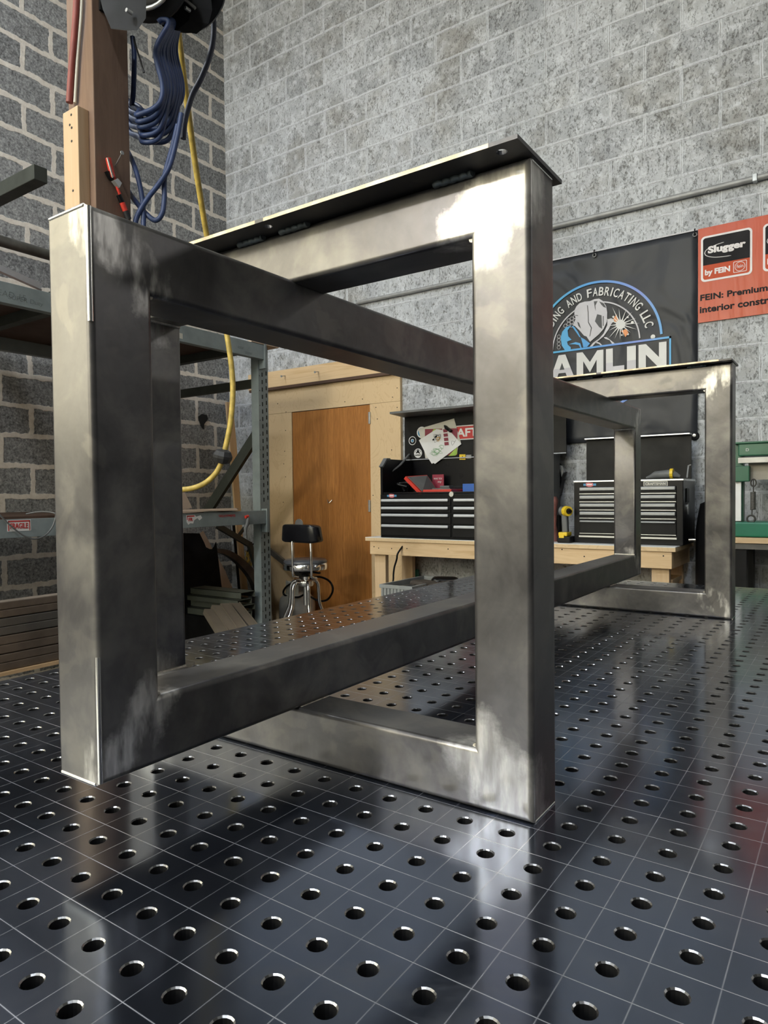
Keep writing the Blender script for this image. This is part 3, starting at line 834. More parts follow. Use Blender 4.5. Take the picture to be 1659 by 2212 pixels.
# yellow cord with its stopper
Yc = [(377, -60, 2.5), (378, 10, 2.55), (384, 60, 2.6), (392, 130, 2.65), (404, 220, 2.75), (417, 320, 2.85), (432, 420, 2.95), (447, 510, 3.05), (466, 600, 3.1), (484, 690, 3.15), (493, 740, 3.15), (501, 800, 3.15), (503, 850, 3.15), (499, 905, 3.15), (493, 940, 3.15), (486, 972, 3.15)]
yc = thing('yellow_cord', D(*Yc[-1]), 'yellow hanging cord with a black ball stopper in front of the grey rack', 'cord')
MB().tube(catmull([D(x, y, d) for x, y, d in Yc], 6), .0125, 10).build('cord_upper', M_yellow, yc, smooth=70)
MB().tube(catmull([D(x, y, 3.15) for x, y in [(480, 996), (468, 1020), (448, 1040), (425, 1052), (400, 1057), (360, 1058), (300, 1048), (240, 1030)]], 8), .0125, 10).build('cord_lower', M_yellow, yc, smooth=70)
sp = D(481, 986, 3.15)
b = MB(); b.lathe([(.014, -.034), (.036, -.026), (.045, -.006), (.045, .006), (.034, .026), (.014, .034)], (0, 0, 0), 10)
bmesh.ops.transform(b.bm, matrix=Matrix.Translation(sp)@Matrix.Rotation(.28, 4, 'Y'), verts=b.bm.verts[:])
b.build('ball_stopper', M_rubber, yc)
w3 = [D(x, y, 2.6) for x, y in [(440, -70), (450, -10), (460, 35), (461, 80), (452, 125), (434, 170), (418, 200), (410, 222), (400, 260), (396, 300)]]
tag(MB().tube(catmull(w3, 8), .0105, 8).build('dark_hose', M_darkblue, smooth=70), 'dark blue hose curving down right of the yellow cord near the room corner', 'hose')
w3 = [D(x, y, 2.2) for x, y in [(289, 84), (295, 105), (303, 130), (311, 157)]]
tag(MB().tube(catmull(w3, 4), .003, 6).build('black_cable_tie', M_black), 'short black cable tie tail beside the blue hose', 'cable tie')

# clamp tool hanging from a nail on the post side
na, nb_ = P(249, 359, 0, PXC), P(249, 359, 0, PXC)+Vector((.045, -.012, .03))
nl = MB().tube([na, D(263.5, 331, (D(263.5, 331, 1)-CAM).length and 2.07)], .0022, 6)
nb_ = D(264, 330, 2.07); nl.lathe([(.006, -.001), (.006, .001)], nb_, 10, axis=0)
tag(nl.build('long_nail', M_galv), 'long nail sticking out of the timber post side above the red tool', 'nail')
rt = thing('red_caulking_tool', P(255, 400, 0, PXC+.01), 'small red and black hand tool hanging on the side of the timber post', 'hand tool')
def RP(x, y, k=.014): return P(x, y, 0, PXC+k)
MB().tube([RP(234, 342), RP(238, 360), RP(244, 384)], .009, 10).build('red_body', M_redp, rt, smooth=60)
MB().tube([RP(232, 341, .022), RP(244, 384, .022)], .0028, 8).build('rod', M_chrome, rt, smooth=60)
MB().tube([RP(246, 382), RP(255, 410), RP(259, 420)], .005, 8).build('trigger_arm', M_redp, rt, smooth=60)
MB().prism([RP(240, 392, .01), RP(248, 388, .01), RP(257, 398, .01), RP(252, 408, .01)], (.016, 0, 0)).build('grip', M_silver, rt)
MB().prism([RP(225, 372, .004), RP(232, 371, .004), RP(243, 386, .004), RP(243, 393, .004), RP(236, 390, .004)], (.012, 0, 0)).build('handle', M_black, rt)
MB().tube([RP(256, 421), RP(264, 438)], .0085, 10).build('black_sleeve', M_black, rt, smooth=60)
MB().tube([RP(264, 438), RP(271, 456)], .009, 10).build('red_sleeve', M_redp, rt, smooth=60)
MB().tube([RP(271, 456), RP(278, 474)], .010, 10).build('black_tip', M_rubber, rt, smooth=60)

# ================================================================== STACK OF TUBES LEFT OF THE TABLE
SX = -2.05
levels = [(60, 1440.0), (60, 1403.0), (60, 1364.5), (60, 1327.5), (60, 1292.5)]
zs = [P(x, y, 0, SX)[2] for x, y in levels]
z_pl = zs[0]
tb = thing('steel_stock_stand', (SX-.1, -.3, FZ), 'low stand with a pale wooden strip under the stacked steel tubes left of the table', 'stand')
MB().box((SX-.20, -1.6, z_pl-.012), (SX+.01, 1.0, z_pl)).build('wood_strip', M_pine_y, tb)
for y in (-1.3, .8):
    for a_, b_2 in ((SX-.19, SX-.14), (SX-.04, SX+.005)): MB().box((a_, y-.03, FZ), (b_2, y+.03, z_pl-.012)).build('stand_leg', M_blackm, tb)
names = ['bottom', 'second', 'third', 'top']
for i in range(4):
    g = 0.0025; z0, z1 = zs[i]+g*.5, zs[i+1]-g*.5
    m = [M_rust, M_rust, M_rust2, M_rust][i]
    o = MB().box((SX-.05, -1.7, z0), (SX, .98, (z0+z1)/2-.0004), .003).box((SX-.05, -1.7, (z0+z1)/2+.0004), (SX, .98, z1), .003).build('steel_tube', m)
    tag(o, ['bottom long brown steel bar pair of the stack beside the table', 'second long brown steel bar pair from the bottom of the stack beside the table', 'grey steel bar pair just below the top of the stack beside the table', 'topmost brown steel bar pair of the stack beside the table'][i], 'steel bar')
# ================================================================== PALLET RACK ALONG THE LEFT WALL
RX = -3.10; RB = -4.25                  # front plane / back plane of the rack
ru0, ru1 = P(561, 1000, 0, RX)[1], P(581.5, 1000, 0, RX)[1]
rk = thing('pallet_rack', ((RX+RB)/2, 1.2, FZ), 'grey steel pallet rack with slotted uprights standing along the dark block wall', 'rack')
ztop = P(569, 748, 0, RX)[2]
def upright(y0, y1):
    for x in (RB+.075, RX):
        u = MB()
        u.box((x-.004, y0, FZ), (x, y1, ztop+.03)); u.box((x-.07, y0, FZ), (x-.004, y0+.004, ztop+.03)); u.box((x-.07, y1-.004, FZ), (x-.004, y1, ztop+.03))
        o = u.build('upright', M_rack, rk)
    sl = MB(); z = FZ+.1; i = 0
    while z < ztop:
        if not any(a-.01 < z < b+.02 for a, b in BE):
            w = (y1-y0)
            for f, dz in ((.38, 0), (.80, .013)):
                yy = y0+w*f; sl.box((RX-.001, yy-.0045, z+dz), (RX+.0012, yy+.0045, z+dz+.028))
            if i % 2 == 0: sl.box((RX-.001, y0+w*.10-.002, z), (RX+.0012, y0+w*.10+.003, z+.006))
        z += .0508; i += 1
    sl.build('slots', M_slot, o)
    zc = [P(390, 851, 1, (y0+y1)/2)[2]]
    return o
BE = []
beams = []
for (ya, yb) in (((387, 702), (387, 738)), ((60, 1120.5), (60, 1160))):
    z1, z0 = P(*ya, 0, RX+.03)[2], P(*yb, 0, RX+.03)[2]
    beams.append((z0, z1)); BE.append((z0, z1))
upright(ru0, ru1)
upright(-.35, -.35+(ru1-ru0))
for (z0, z1) in beams:
    for x0 in (RX, RB+.08):
        b = MB().box((x0, -.33, z0), (x0+.045, ru0+.012, z1), .002)
        b.box((x0, ru0+.010, z0-.06), (x0+.052, ru0+.030, z1+.012), .001)
        b.build('beam', M_rack, rk)
# shelf panel on the top beams with cross bars, braces between front and back uprights
zt0, zt1 = beams[0][1], beams[0][1]
MB().box((RB+.08, -.33, zt0-.020), (RX+.0, ru0, zt0-.002)).build('top_shelf_panel', M_brown, rk)
for y in (2.55, 1.9, 1.25, .6):
    MB().box((RB+.125, y, zt0-.075), (RX, y+.05, zt0-.021)).build('shelf_support', M_rackd, rk)
    MB().box((RB+.125, y, beams[1][1]-.06), (RX, y+.05, beams[1][1]-.004)).build('shelf_support', M_rackd, rk)
MB().box((RB+.08, -.33, beams[1][1]-.003), (RX+.01, 2.2, beams[1][1]+.012)).build('low_shelf_panel', M_brown, rk)
zb = P(556, 828, 0, RX-.06)[2]
ym = (ru0+ru1)/2
MB().bar((RX-.07, ym, zb), (RB+.08, ym, zb), .03, .06).build('horizontal_brace', M_rackd, rk)
za = P(556, 938, 0, RX-.06)[2]; zc = P(448, 1105, 1, ym); 
MB().bar((RX-.07, ym, za), (zc[0], ym, zc[2]), .03, .075).build('diagonal_brace', M_rackd, rk)
# stickers on the lower beam
bx = RX+.0455
z0, z1 = beams[1]
def sticker(px0, py0, px1, py1, torn, name):
    a = P(px0, py0, 0, bx); b = P(px1, py1, 0, bx)
    y0, y1, zz0, zz1 = min(a[1], b[1]), max(a[1], b[1]), min(a[2], b[2]), max(a[2], b[2])
    s = MB()
    if torn:
        W = y1-y0; Hh = zz1-zz0
        poly = [(y0, zz1), (y0+W*.55, zz1), (y0+W*.62, zz1-Hh*.2), (y0+W*.9, zz1-Hh*.05), (y1, zz1-Hh*.35), (y0+W*.82, zz1-Hh*.6), (y0+W*.7, zz1-Hh*.35), (y0+W*.5, zz1-Hh*.55), (y0+W*.42, zz1-Hh*.9), (y0+W*.25, zz1-Hh*.85), (y0+W*.12, zz0), (y0+W*.02, zz0+Hh*.3)]
        s.prism([(bx, a_, b_) for a_, b_ in poly], (.0006, 0, 0))
    else: s.box((bx, y0, zz0), (bx+.0006, y1, zz1))
    st = s.build('sticker', M_paper, rk)
    r = MB(); W = y1-y0; Hh = zz1-zz0; e = .0008
    wd = W*(.5 if torn else 1)
    r.box((bx+.0006, y0+W*.04, zz1-Hh*.18), (bx+.0014, y0+wd-W*.04*(not torn), zz1-Hh*.05))
    r.box((bx+.0006, y0+W*.04, zz0+Hh*(.5 if torn else .05)), (bx+.0014, y0+W*.075, zz1-Hh*.05))
    if not torn: r.box((bx+.0006, y1-W*.075, zz0+Hh*.05), (bx+.0014, y1-W*.04, zz1-Hh*.05)); 
    ro = r.build('red_border', M_red)
    tx = text('FRAGILE' if not torn else 'FR', .05, sideM(bx+.0012, y0+W*(.13 if not torn else .14), zz0+Hh*(.22 if not torn else .36)), M_red, 'lt', fit=(W*(.74 if not torn else .26), Hh*(.50 if not torn else .36)), off=.001)
    join_into('sticker_print', [ro, tx], st)
sticker(15, 1124, 67, 1146, False, 'a'); sticker(402, 1113, 437, 1132, True, 'b')
ta = P(472, 1111, 0, bx); tb_ = P(508, 1117, 0, bx)
text('TEQ-OTMI(KE)', .03, sideM(bx+.0004, ta[1], tb_[2]), M_red, 'faint_red_marking', parent=rk, fit=(tb_[1]-ta[1], .018))
M_pencil = pm('pencil', (.13, .15, .155), .8)
tz0, tz1 = beams[0]
# pencil notes on the top beam, as faint as in the photo
def note(s, px, py, w, h):
    a = P(px, py, 0, RX+.0455); return text(s, .05, sideM(RX+.0452, a[1], a[2]), M_pencil, 'n', fit=(w, h), off=-.0012, shear=.1)
join_into('pencil_notes', [note('LEAD 15', -14, 634, .15, .026), note('SUPER Duty', 18, 648, .17, .028), note('tonr', 514, 752, .05, .016), note('zone', 530, 764, .06, .016)], rk)
pc = MB(); a = P(391, 730, 0, bx); pc.box((bx, a[1]-.012, a[2]-.004), (bx+.0006, a[1]+.012, a[2]+.028)); pc.build('tape_scrap', M_cream, rk)

# things on the top shelf
def lie(name, x, pa, pb, r, m, label, cat, kind='tube'):
    a = P(*pa, 0, x); b = P(*pb, 0, x); d = (b-a).normalized()
    z = (a.z+b.z)/2
    return a, b
px_ = -3.72; a = P(0, 520, 0, px_); b = P(99, 549, 0, px_); zz = (a.z+b.z)/2
for nm, m_, x_, z_, r_, lab in [('steel_pipe', M_galv, -3.72, zz, .031, 'thick dark steel pipe lying high above the top rack shelf, left of the frame post')]:
    o = MB().tube([(x_, -.5, z_), (x_, 2.3, z_)], r_, 20).build(nm, M_pipe if False else M_rust2, smooth=60); tag(o, lab, 'pipe')
# cantilever arms fixed to the wall that carry the pipe
aY = P(88, 372, 0, RX-.02)[1]; aZ = P(88, 372, 0, RX-.02)[2]
ar = thing('wall_arm', (XW, aY, aZ), 'grey square steel arm jutting out from the dark block wall, high at left', 'bracket arm')
MB().box((XW+.002, aY-.035, aZ-.045), (RX-.02, aY+.035, aZ+.03), .003).build('arm', M_rackd, ar)
for y in (.2, 1.95):
    t = thing('pipe_bracket', (XW, y, zz-.05), 'small steel bracket fixed to the dark block wall holding up the thick pipe', 'bracket', 'brackets under the thick pipe')
    MB().box((XW+.001, y-.02, zz-.062), (-3.66, y+.02, zz-.0315)).build('bracket_bar', M_rackd, t)
z2 = P(60, 598, 0, -3.60)[2]; zs_ = beams[0][1]
o = MB().box((-3.62, -.3, zs_), (-3.58, 2.05, zs_+.035), .004).build('steel_flat_tube', M_rust2); tag(o, 'thin dark flat tube lying along the top rack shelf', 'steel bar')
a = P(0, 590, 0, RX-.05); b = P(82, 632, 0, RX+.02)
al = MB(); dd = Vector((b.x-a.x, b.y-a.y, 0)).normalized()
A0 = Vector((RX-.20, a.y-.6, zs_+.11)); B0 = Vector((RX+.02, b.y+.02, zs_+.006))
A0 = P(-60, 560, 0, RX-.10)
al.bar(A0, B0+Vector((0, 0, .004)), .034, .003); al.bar(A0+Vector((0, 0, .016)), B0+Vector((0, 0, .020)), .003, .034)
tag(al.build('aluminium_angle', M_alum), 'bright aluminium angle resting slanted on the front beam of the top rack shelf', 'metal angle')
wd_ = MB(); a = P(532, 740, 0, RX+.0); b = P(585, 752, 0, RX+.0)
wd_.box((RX-.10, a.y, beams[0][1]+.001), (RX+.05, ru1+.06, beams[0][1]+.012)); tag(wd_.build('wood_offcut', M_card), 'thin wooden offcut on top of the rack upright', 'offcut')

# things on and around the lower shelf
zl = beams[1][1]+.012
cbd = MB()
pl_ = [(400, 1114), (430, 1110.5), (455, 1112), (480, 1109.5), (514, 1111), (511, 1107), (516, 1103), (508, 1099), (500, 1097), (470, 1098), (420, 1098), (380, 1097), (340, 1098), (300, 1100), (300, 1114)]
base_pts = []
for i, (x, y) in enumerate(pl_):
    X = RX+.055 if i in (0, 1, 2, 3, 4, 14) else (RX-.02 if i in (5, 6) else RX-.16)
    p = P(x, y, 0, X); base_pts.append(Vector((X, p.y, zl+(.002 if X < RX else -.012+.004*(i % 3)))))
cbd.prism(base_pts, (0, 0, .004)); tag(cbd.build('cardboard_sheet', M_card), 'torn brown cardboard sheet draped over the lower rack beam', 'cardboard')
def leaf(poly, X, thick, name, m, label, cat, ax=0):
    ps = [P(x, y, ax, X) for x, y in poly]; v = [0, 0, 0]; v[ax] = thick
    return tag(MB().prism(ps, v).build(name, m), label, cat)
leaf([(340, 1060), (390, 1058), (397, 1063), (406, 1080), (414, 1097), (400, 1100), (340, 1100)], RX-.30, .006, 'cardboard_flap', M_card, 'pale cardboard flap standing on the lower rack shelf beside the frame leg', 'cardboard')
w3 = [P(x, y, 0, RX+.07) for x, y in [(-60, 1040), (-30, 1085), (0, 1113), (22, 1135), (48, 1155), (72, 1164), (95, 1158), (112, 1140), (120, 1118), (117, 1108), (104, 1107), (84, 1109)]]
w3[-1] = Vector((RX-.05, w3[-1].y, zl+.01)); w3[-2] = Vector((RX+.0, w3[-2].y, zl+.02))
tag(MB().tube(catmull(w3, 8), .0042, 8).build('wire_loop', M_grey, smooth=60), 'grey wire loop drooping over the lower rack beam beside the FRAGILE sticker', 'wire')
gl = thing('spring_clamp', P(535, 1130, 0, RX+.06), 'small grey spring clamp gripping the lower rack beam near the upright', 'clamp')
MB().tube([P(536, 1118, 0, RX+.06), P(534, 1132, 0, RX+.06), P(530, 1140, 0, RX+.06), P(530, 1157, 0, RX+.06)], [.012, .014, .012, .006], 10).build('clamp_jaw', M_grey, gl, smooth=60)
MB().tube([P(530, 1117, 0, RX+.06), P(536, 1115, 0, RX+.06)], .010, 8).build('clamp_tip', M_redp, gl, smooth=60)
# scrap leaning in the bottom bay (all stand on the floor or on the channels)
def lean(name, poly, X, th, m, label, cat, foot=None):
    ps = [P(x, y, 0, X) for x, y in poly]
    return tag(MB().prism(ps, (th, 0, 0)).build(name, m), label, cat)
zf = lambda X, px: None
def to_floor(X, px):  # pixel row where plane X meets the floor at column px
    d = ray(px, 0); 
    y = 0
    lo, hi = 1100, 2600
    for _ in range(40):
        mid = (lo+hi)/2
        if P(px, mid, 0, X).z > FZ: lo = mid
        else: hi = mid
    return lo
def leanf(name, poly, X, th, m, label, cat, j):
    """polygon whose last two points are carried straight down to the floor"""
    (xa, ya), (xb, yb) = poly[-2], poly[-1]
    ps = [P(x, y, 0, X) for x, y in poly]
    ps.insert(len(ps)-1, Vector((X, ps[-2].y, FZ+.001))); ps.insert(len(ps)-1, Vector((X, ps[-1].y, FZ+.001)))
    return tag(MB().prism(ps, (th, 0, 0)).build(name, m), label, cat)
leanf('black_steel_sheet', [(300, 1150), (430, 1152), (440, 1172), (444, 1182), (452, 1186), (458, 1186), (462, 1180), (466, 1171), (478, 1270), (300, 1270)], -3.62, .006, M_sheet, 'black steel sheet with a jagged top leaning in the lower bay of the rack', 'sheet', 0)
leanf('cardboard_strip', [(427, 1155), (438, 1147), (448, 1165), (460, 1186), (475, 1215), (488, 1240), (500, 1268), (476, 1268), (470, 1225), (458, 1186), (440, 1182), (433, 1170)][:3]+[(458, 1186), (470, 1205), (485, 1232), (500, 1268), (440, 1268)], -3.80, .006, M_card, 'pale cardboard strip leaning behind the black sheet in the rack', 'cardboard', 0)
leanf('wood_lath', [(486, 869), (499, 869), (508, 960), (516, 1080), (523, 1180), (533, 1280), (520, 1280)], -4.02, .018, M_pine_z, 'long pale wooden lath leaning upright in the corner behind the rack', 'lath', 0)
leanf('black_lath', [(500, 1120), (507, 1120), (511, 1150), (523, 1275), (514, 1275)], -4.10, .012, M_black, 'black narrow strip standing behind the wooden lath', 'strip', 0)
# bent dark square bar (a chevron) and curved flat bar
ch = MB(); Xc = -3.72
pts = [P(470, 1136, 0, Xc), P(538, 1176, 0, Xc), P(566, 1265, 0, Xc)]
ch.bar(pts[0], pts[1], .03, .042, up=(0, 0, 1)); ch.bar(pts[1]+Vector((0, 0, .012)), pts[2], .03, .04, up=(0, 1, 0)); ch.bar(P(528, 1140, 0, Xc), P(515, 1158, 0, Xc), .02, .02, up=(0, 1, 0))
ch.bar(pts[2], Vector((Xc, pts[2].y+.05, FZ)), .03, .04, up=(0, 1, 0))
tag(ch.build('bent_square_bar', M_rackd), 'dark square bar bent like an elbow in the lower bay of the rack', 'steel bar')
arc_o = catmull([P(x, y, 0, -3.90) for x, y in [(455, 1184), (478, 1186), (500, 1195), (520, 1210), (538, 1228), (550, 1248), (558, 1275)]], 5)
arc_i = catmull([P(x, y, 0, -3.90) for x, y in [(455, 1192), (475, 1196), (495, 1207), (512, 1222), (527, 1240), (538, 1258), (544, 1275)]], 5)
ab = MB()
for i in range(len(arc_o)-1):
    q = [arc_o[i], arc_o[i+1], arc_i[i+1], arc_i[i]]; ab.prism(q, (.05, 0, 0))
ab.box((-3.90, arc_i[-1].y, FZ), (-3.85, arc_o[-1].y, arc_o[-1].z+.002))
tag(ab.build('curved_flat_bar', M_bent), 'curved dark flat bar arching down in the lower bay of the rack', 'steel bar')
rg = MB()
for k in range(7):
    r_ = random.Random(k); p = P(535, 1196, 0, -3.95)
    rg.tube(catmull([p+Vector((0, r_.uniform(-.03, .03), r_.uniform(-.02, .03))), p+Vector((.01, r_.uniform(-.04, .04), -.03)), p+Vector((.02, r_.uniform(-.03, .03), -.07)), p+Vector((0, r_.uniform(-.02, .05), -.13))], 4), .005, 6)
tag(rg.build('twisted_wire_bundle', M_yellow), 'small yellowish twisted wire bundle hanging behind the bent bar in the rack', 'wire')
w3 = [P(x, y, 0, -4.0) for x, y in [(536, 1215), (534, 1195), (540, 1180), (552, 1174), (566, 1176), (580, 1184)]]
tag(MB().tube(catmull(w3, 6), .007, 8).build('black_cable', M_black, smooth=60), 'black cable curving over the bent bar in the lower bay of the rack', 'cable')
# channels lying across the bottom level of the rack
cz = [P(562, y, 0, RX)[2] for y in (1272, 1287, 1300, 1314, 1330)]
lab = ['topmost olive steel channel of the pile in the bottom of the rack', 'second olive steel channel from the top of the pile in the rack', 'middle olive steel channel of the pile in the rack', 'lowest olive steel channel of the pile in the rack']
for i in range(4):
    yy = ru0-.19-.03*(i % 2); b = MB(); z0, z1 = cz[i+1], cz[i]-.006
    b.box((RB+.02, yy, z1-.003), (RX-.005+.0, yy+.13, z1)); b.box((RB+.02, yy, z0), (RX-.005, yy+.003, z1)); b.box((RB+.02, yy+.127, z0), (RX-.005, yy+.13, z1))
    tag(b.build('steel_channel', M_olive), lab[i], 'steel channel')
cb_ = MB().box((RB+.09, ru0-.26, FZ), (RX-.09, ru0-.02, cz[4]-.002)).build('stock_crate', M_sheet); tag(cb_, 'dark crate under the channel pile in the rack', 'crate')
# tan channels leaning towards the camera side
tp = [(441, 1316), (457, 1308), (476, 1304), (498, 1303)]
bt_ = [(476, 1372), (497, 1366), (517, 1361), (540, 1355)]
for i in range(4):
    A = P(tp[i][0], tp[i][1], 0, RX+.20); d = None
    Bp = P(bt_[i][0], bt_[i][1], 0, RX+.44)
    dr = (Bp-A).normalized(); t = (FZ+.004-A.z)/dr.z; B2 = A+dr*t
    b = MB(); wv = Vector((0, 1, 0)); wv = (wv-dr*wv.dot(dr)).normalized(); nv = dr.cross(wv)
    if nv.x < 0: nv = -nv
    def Q(u, v, w): return A+dr*u+wv*v+nv*w
    L = (B2-A).length
    def bx8(u0, u1, v0, v1, w0, w1):
        vs = [b.bm.verts.new(Q(u, v, w)) for u in (u0, u1) for v in (v0, v1) for w in (w0, w1)]
        for f in [(0, 1, 3, 2), (4, 6, 7, 5), (0, 4, 5, 1), (2, 3, 7, 6), (0, 2, 6, 4), (1, 5, 7, 3)]: b.bm.faces.new([vs[k] for k in f])
    bx8(0, L, 0, .062, 0, .003); bx8(0, L, 0, .003, -.03, 0); bx8(0, L, .059, .062, -.03, 0); bx8(0, L, .058, .062, .003, .010)
    tag(b.build('tan_channel', M_tan), 'tan steel channel leaning in a row in front of the rack, ' + ['first from the left', 'second from the left', 'third from the left', 'last on the right'][i], 'steel channel')

# ================================================================== STOOL, TANK, POLE
def at(x, y, Y): return P(x, y, 1, Y)
SY = 2.75
sc = at(657, 1215, SY); sx = sc.x
st = thing('shop_stool', (sx, SY+.14, FZ), 'chrome swivel shop stool with a black padded backrest in front of the brown door', 'stool')
bt0, bt1 = at(610, 1140, SY), at(693, 1172, SY)
zbt, zbb = at(650, 1133.5, SY).z, at(650, 1173, SY).z
bk = MB(); bk.box((-.5, -.5, -.5), (.5, .5, .5), .16, 4)
M4 = Matrix.Translation(((bt0.x+bt1.x)/2, SY+.02, (zbt+zbb)/2))@Matrix.Diagonal((bt1.x-bt0.x, .085, zbt-zbb, 1))
bmesh.ops.transform(bk.bm, matrix=M4, verts=bk.bm.verts[:])
zc_ = (zbt+zbb)/2; xc_ = (bt0.x+bt1.x)/2
for v in bk.bm.verts: v.co.x = -.045+xc_+(v.co.x-xc_)*(1-.10*(v.co.z-zc_)/(zbt-zbb)*1.2); v.co.y += -.0+1.2*(v.co.x-xc_)**2
bk.build('backrest', M_leather, st, smooth=50)
yt = MB()
p = at(717-70, 1130, SY); p = at(646, 1130, SY+.02)
yt.lathe([(.010, -.003), (.034, -.003), (.034, .003), (.010, .003)], (p.x, SY+.02, zbt+.004), 20, axis=1)
yt.build('handle_ring', M_alum, st, smooth=40)
zse = at(657, 1215, SY+.16).z; sr = .155
sxc = at(660, 1212, SY+.16).x
MB().lathe([(sr*.99, .0), (sr, .004), (sr, .036), (sr*.96, .045)], (sxc, SY+.16, zse-.045), 36).build('seat_rim', M_chrome, st, smooth=50)
MB().lathe([(sr*.97, 0), (sr*.985, .012), (sr*.9, .024), (sr*.5, .032), (.001, .034)], (sxc, SY+.16, zse), 36).build('seat', M_seat, st, smooth=60)
for xpx in (631, 671):
    tp_ = at(xpx, 1172, SY+.01); bt2 = at(xpx+2, 1221, SY+.01)
    bt2 = Vector((tp_.x+.008, SY+.005, zse-.075))
    MB().tube([tp_+Vector((0, .01, .03)), tp_, bt2+Vector((0, 0, .02)), bt2, bt2+Vector((0, .05, -.012))], .0085, 10).build('back_support', M_chrome, st, smooth=60)
MB().lathe([(.055, 0), (.05, -.02), (.03, -.035), (.03, -.05)], (sxc, SY+.16, zse-.047), 16).bar((sxc, SY+.16, zse-.06), (sxc+.15, SY+.13, zse-.062), .02, .012).build('seat_plate', M_black, st)
zh = at(657, 1257, SY+.16).z
MB().lathe([(.014, zh), (.014, zse-.09)], (sxc, SY+.16, 0), 16).lathe([(.026, zh+.02), (.026, zh+.05)], (sxc, SY+.16, 0), 16).build('screw_column', M_chrome, st, smooth=50)
MB().lathe([(.028, zh+.012), (.052, zh+.008), (.056, zh-.012), (.05, zh-.026), (.018, zh-.03), (.018, zh-.16)], (sxc, SY+.16, 0), 24).build('hub', M_alum, st, smooth=50)
for a in (200, 320, 80, 260):
    ca, sa = math.cos(math.radians(a)), math.sin(math.radians(a))
    pts = [(.045, zh), (.085, zh+.004), (.11, zh-.03), (.115, zh-.10), (.125, zh-.17), (.17, zh-.27), (.215, zh-.42), (.235, FZ+.02), (.24, FZ+.006)]
    MB().tube(catmull([(sxc+r*ca, SY+.16+r*sa, z) for r, z in pts], 4), .0125, 10).build('leg', M_chrome, st, smooth=60)
MB().tube([(sxc+.225*math.cos(2*PI*k/32), SY+.16+.225*math.sin(2*PI*k/32), FZ+.13) for k in range(32)], .008, 8, closed=True).build('foot_ring', M_chrome, st, smooth=60)

TY = 3.40
tk = thing('propane_tank', (at(640, 1300, TY).x, TY, FZ), 'round grey metal gas tank with a black hose behind the stool', 'gas tank')
tcx = at(642, 1300, TY).x; tzt = at(640, 1277, TY).z
tr = .145
prof = [(.10, FZ), (.10, FZ+.03), (.12, FZ+.06), (tr, FZ+.12)]
tz = tzt-.02
prof += [(tr, tz-.08), (tr*.92, tz-.03), (tr*.7, tz), (.05, tz+.02), (.03, tz+.02)]
MB().lathe(prof, (tcx, TY, 0), 36).build('tank_body', M_tank, tk, smooth=60)
cl = MB()
for a0 in (20, 200):
    for k in range(6):
        a1, a2 = math.radians(a0+k*20), math.radians(a0+(k+1)*20)
        cl.prism([(tcx+.085*math.cos(a1), TY+.085*math.sin(a1), tz), (tcx+.085*math.cos(a2), TY+.085*math.sin(a2), tz), (tcx+.085*math.cos(a2), TY+.085*math.sin(a2), tz+.11), (tcx+.085*math.cos(a1), TY+.085*math.sin(a1), tz+.11)], (.004*math.cos(a1), .004*math.sin(a1), 0))
cl.build('collar', M_tank, tk)
MB().lathe([(.018, tz+.02), (.018, tz+.07), (.032, tz+.075), (.032, tz+.095)], (tcx, TY, 0), 14).build('valve', M_alum, tk, smooth=50)
w3 = [at(x, y, TY-.1) for x, y in [(650, 1262), (632, 1260), (618, 1268), (612, 1280), (620, 1288), (645, 1290), (660, 1283)]]
w3 += [at(x, y, TY-.16) for x, y in [(672, 1290), (690, 1298), (706, 1296), (716, 1284), (719, 1270), (712, 1256), (698, 1248), (682, 1246), (665, 1252)]]
MB().tube(catmull(w3, 6), .008, 8).build('gas_hose', M_black, tk, smooth=60)
bp = MB(); A = at(583, 1190, YW-.10); B_ = at(655, 1247, YW-.32)
dr = (B_-A).normalized(); t = 0
A = A-dr*.25
bp.bar(A, B_, .02, .045, up=(0, 0, 1))
tag(bp.build('leaning_bar', M_rust2), 'dark brown bar leaning low against the plywood beside the rack upright', 'steel bar')
# ================================================================== WORKBENCH
BY0, BY1, BZ = 3.05, 3.53, .072
bx0_ = at(789, 1165, BY0).x; bx1_ = -.482
wb = thing('workbench', ((bx0_+bx1_)/2, (BY0+BY1)/2, FZ), 'pine workbench with a white top carrying both black tool chests along the back wall', 'workbench')
tp = MB().box((bx0_, BY0, BZ-.003), (bx1_, BY1, BZ)).build('white_top', M_white, wb)
MB().box((bx0_, BY0, BZ-.024), (bx1_, BY1, BZ-.0032)).build('top_board', M_ply, wb)
MB().box((bx0_+.03, BY0+.012, BZ-.115), (bx1_-.02, BY0+.05, BZ-.0245), .002).build('front_apron', M_pine, wb)
MB().box((bx0_+.03, BY1-.05, BZ-.115), (bx1_-.02, BY1-.012, BZ-.0245)).build('rear_apron', M_pine, wb)
for x in (bx0_+.03, bx1_-.058):
    MB().box((x, BY0+.052, BZ-.115), (x+.038, BY1-.052, BZ-.0245)).build('side_apron', M_pine_y, wb)
for x in (bx0_+.04, bx1_-.13):
    for y, w in ((BY0+.052, .089), (BY1-.09, .089)):
        MB().box((x, y, FZ), (x+w, y+.038, BZ-.116), .002).build('leg', M_pine_z, wb)
MB().box((bx0_+.10, BY0+.15, -.62), (bx1_-.06, BY1-.05, -.60)).build('lower_shelf', M_pine, wb)
for x, y in ((808, 1181), (818, 1184), (846, 1185), (879, 1185), (1214, 1187), (1262, 1202), (1433, 1201), (968, 1186)):
    MB().lathe([(.004, -.001), (.004, .001)], at(x, y, BY0+.012), 8, axis=1).build('nail_head', M_slot, wb)

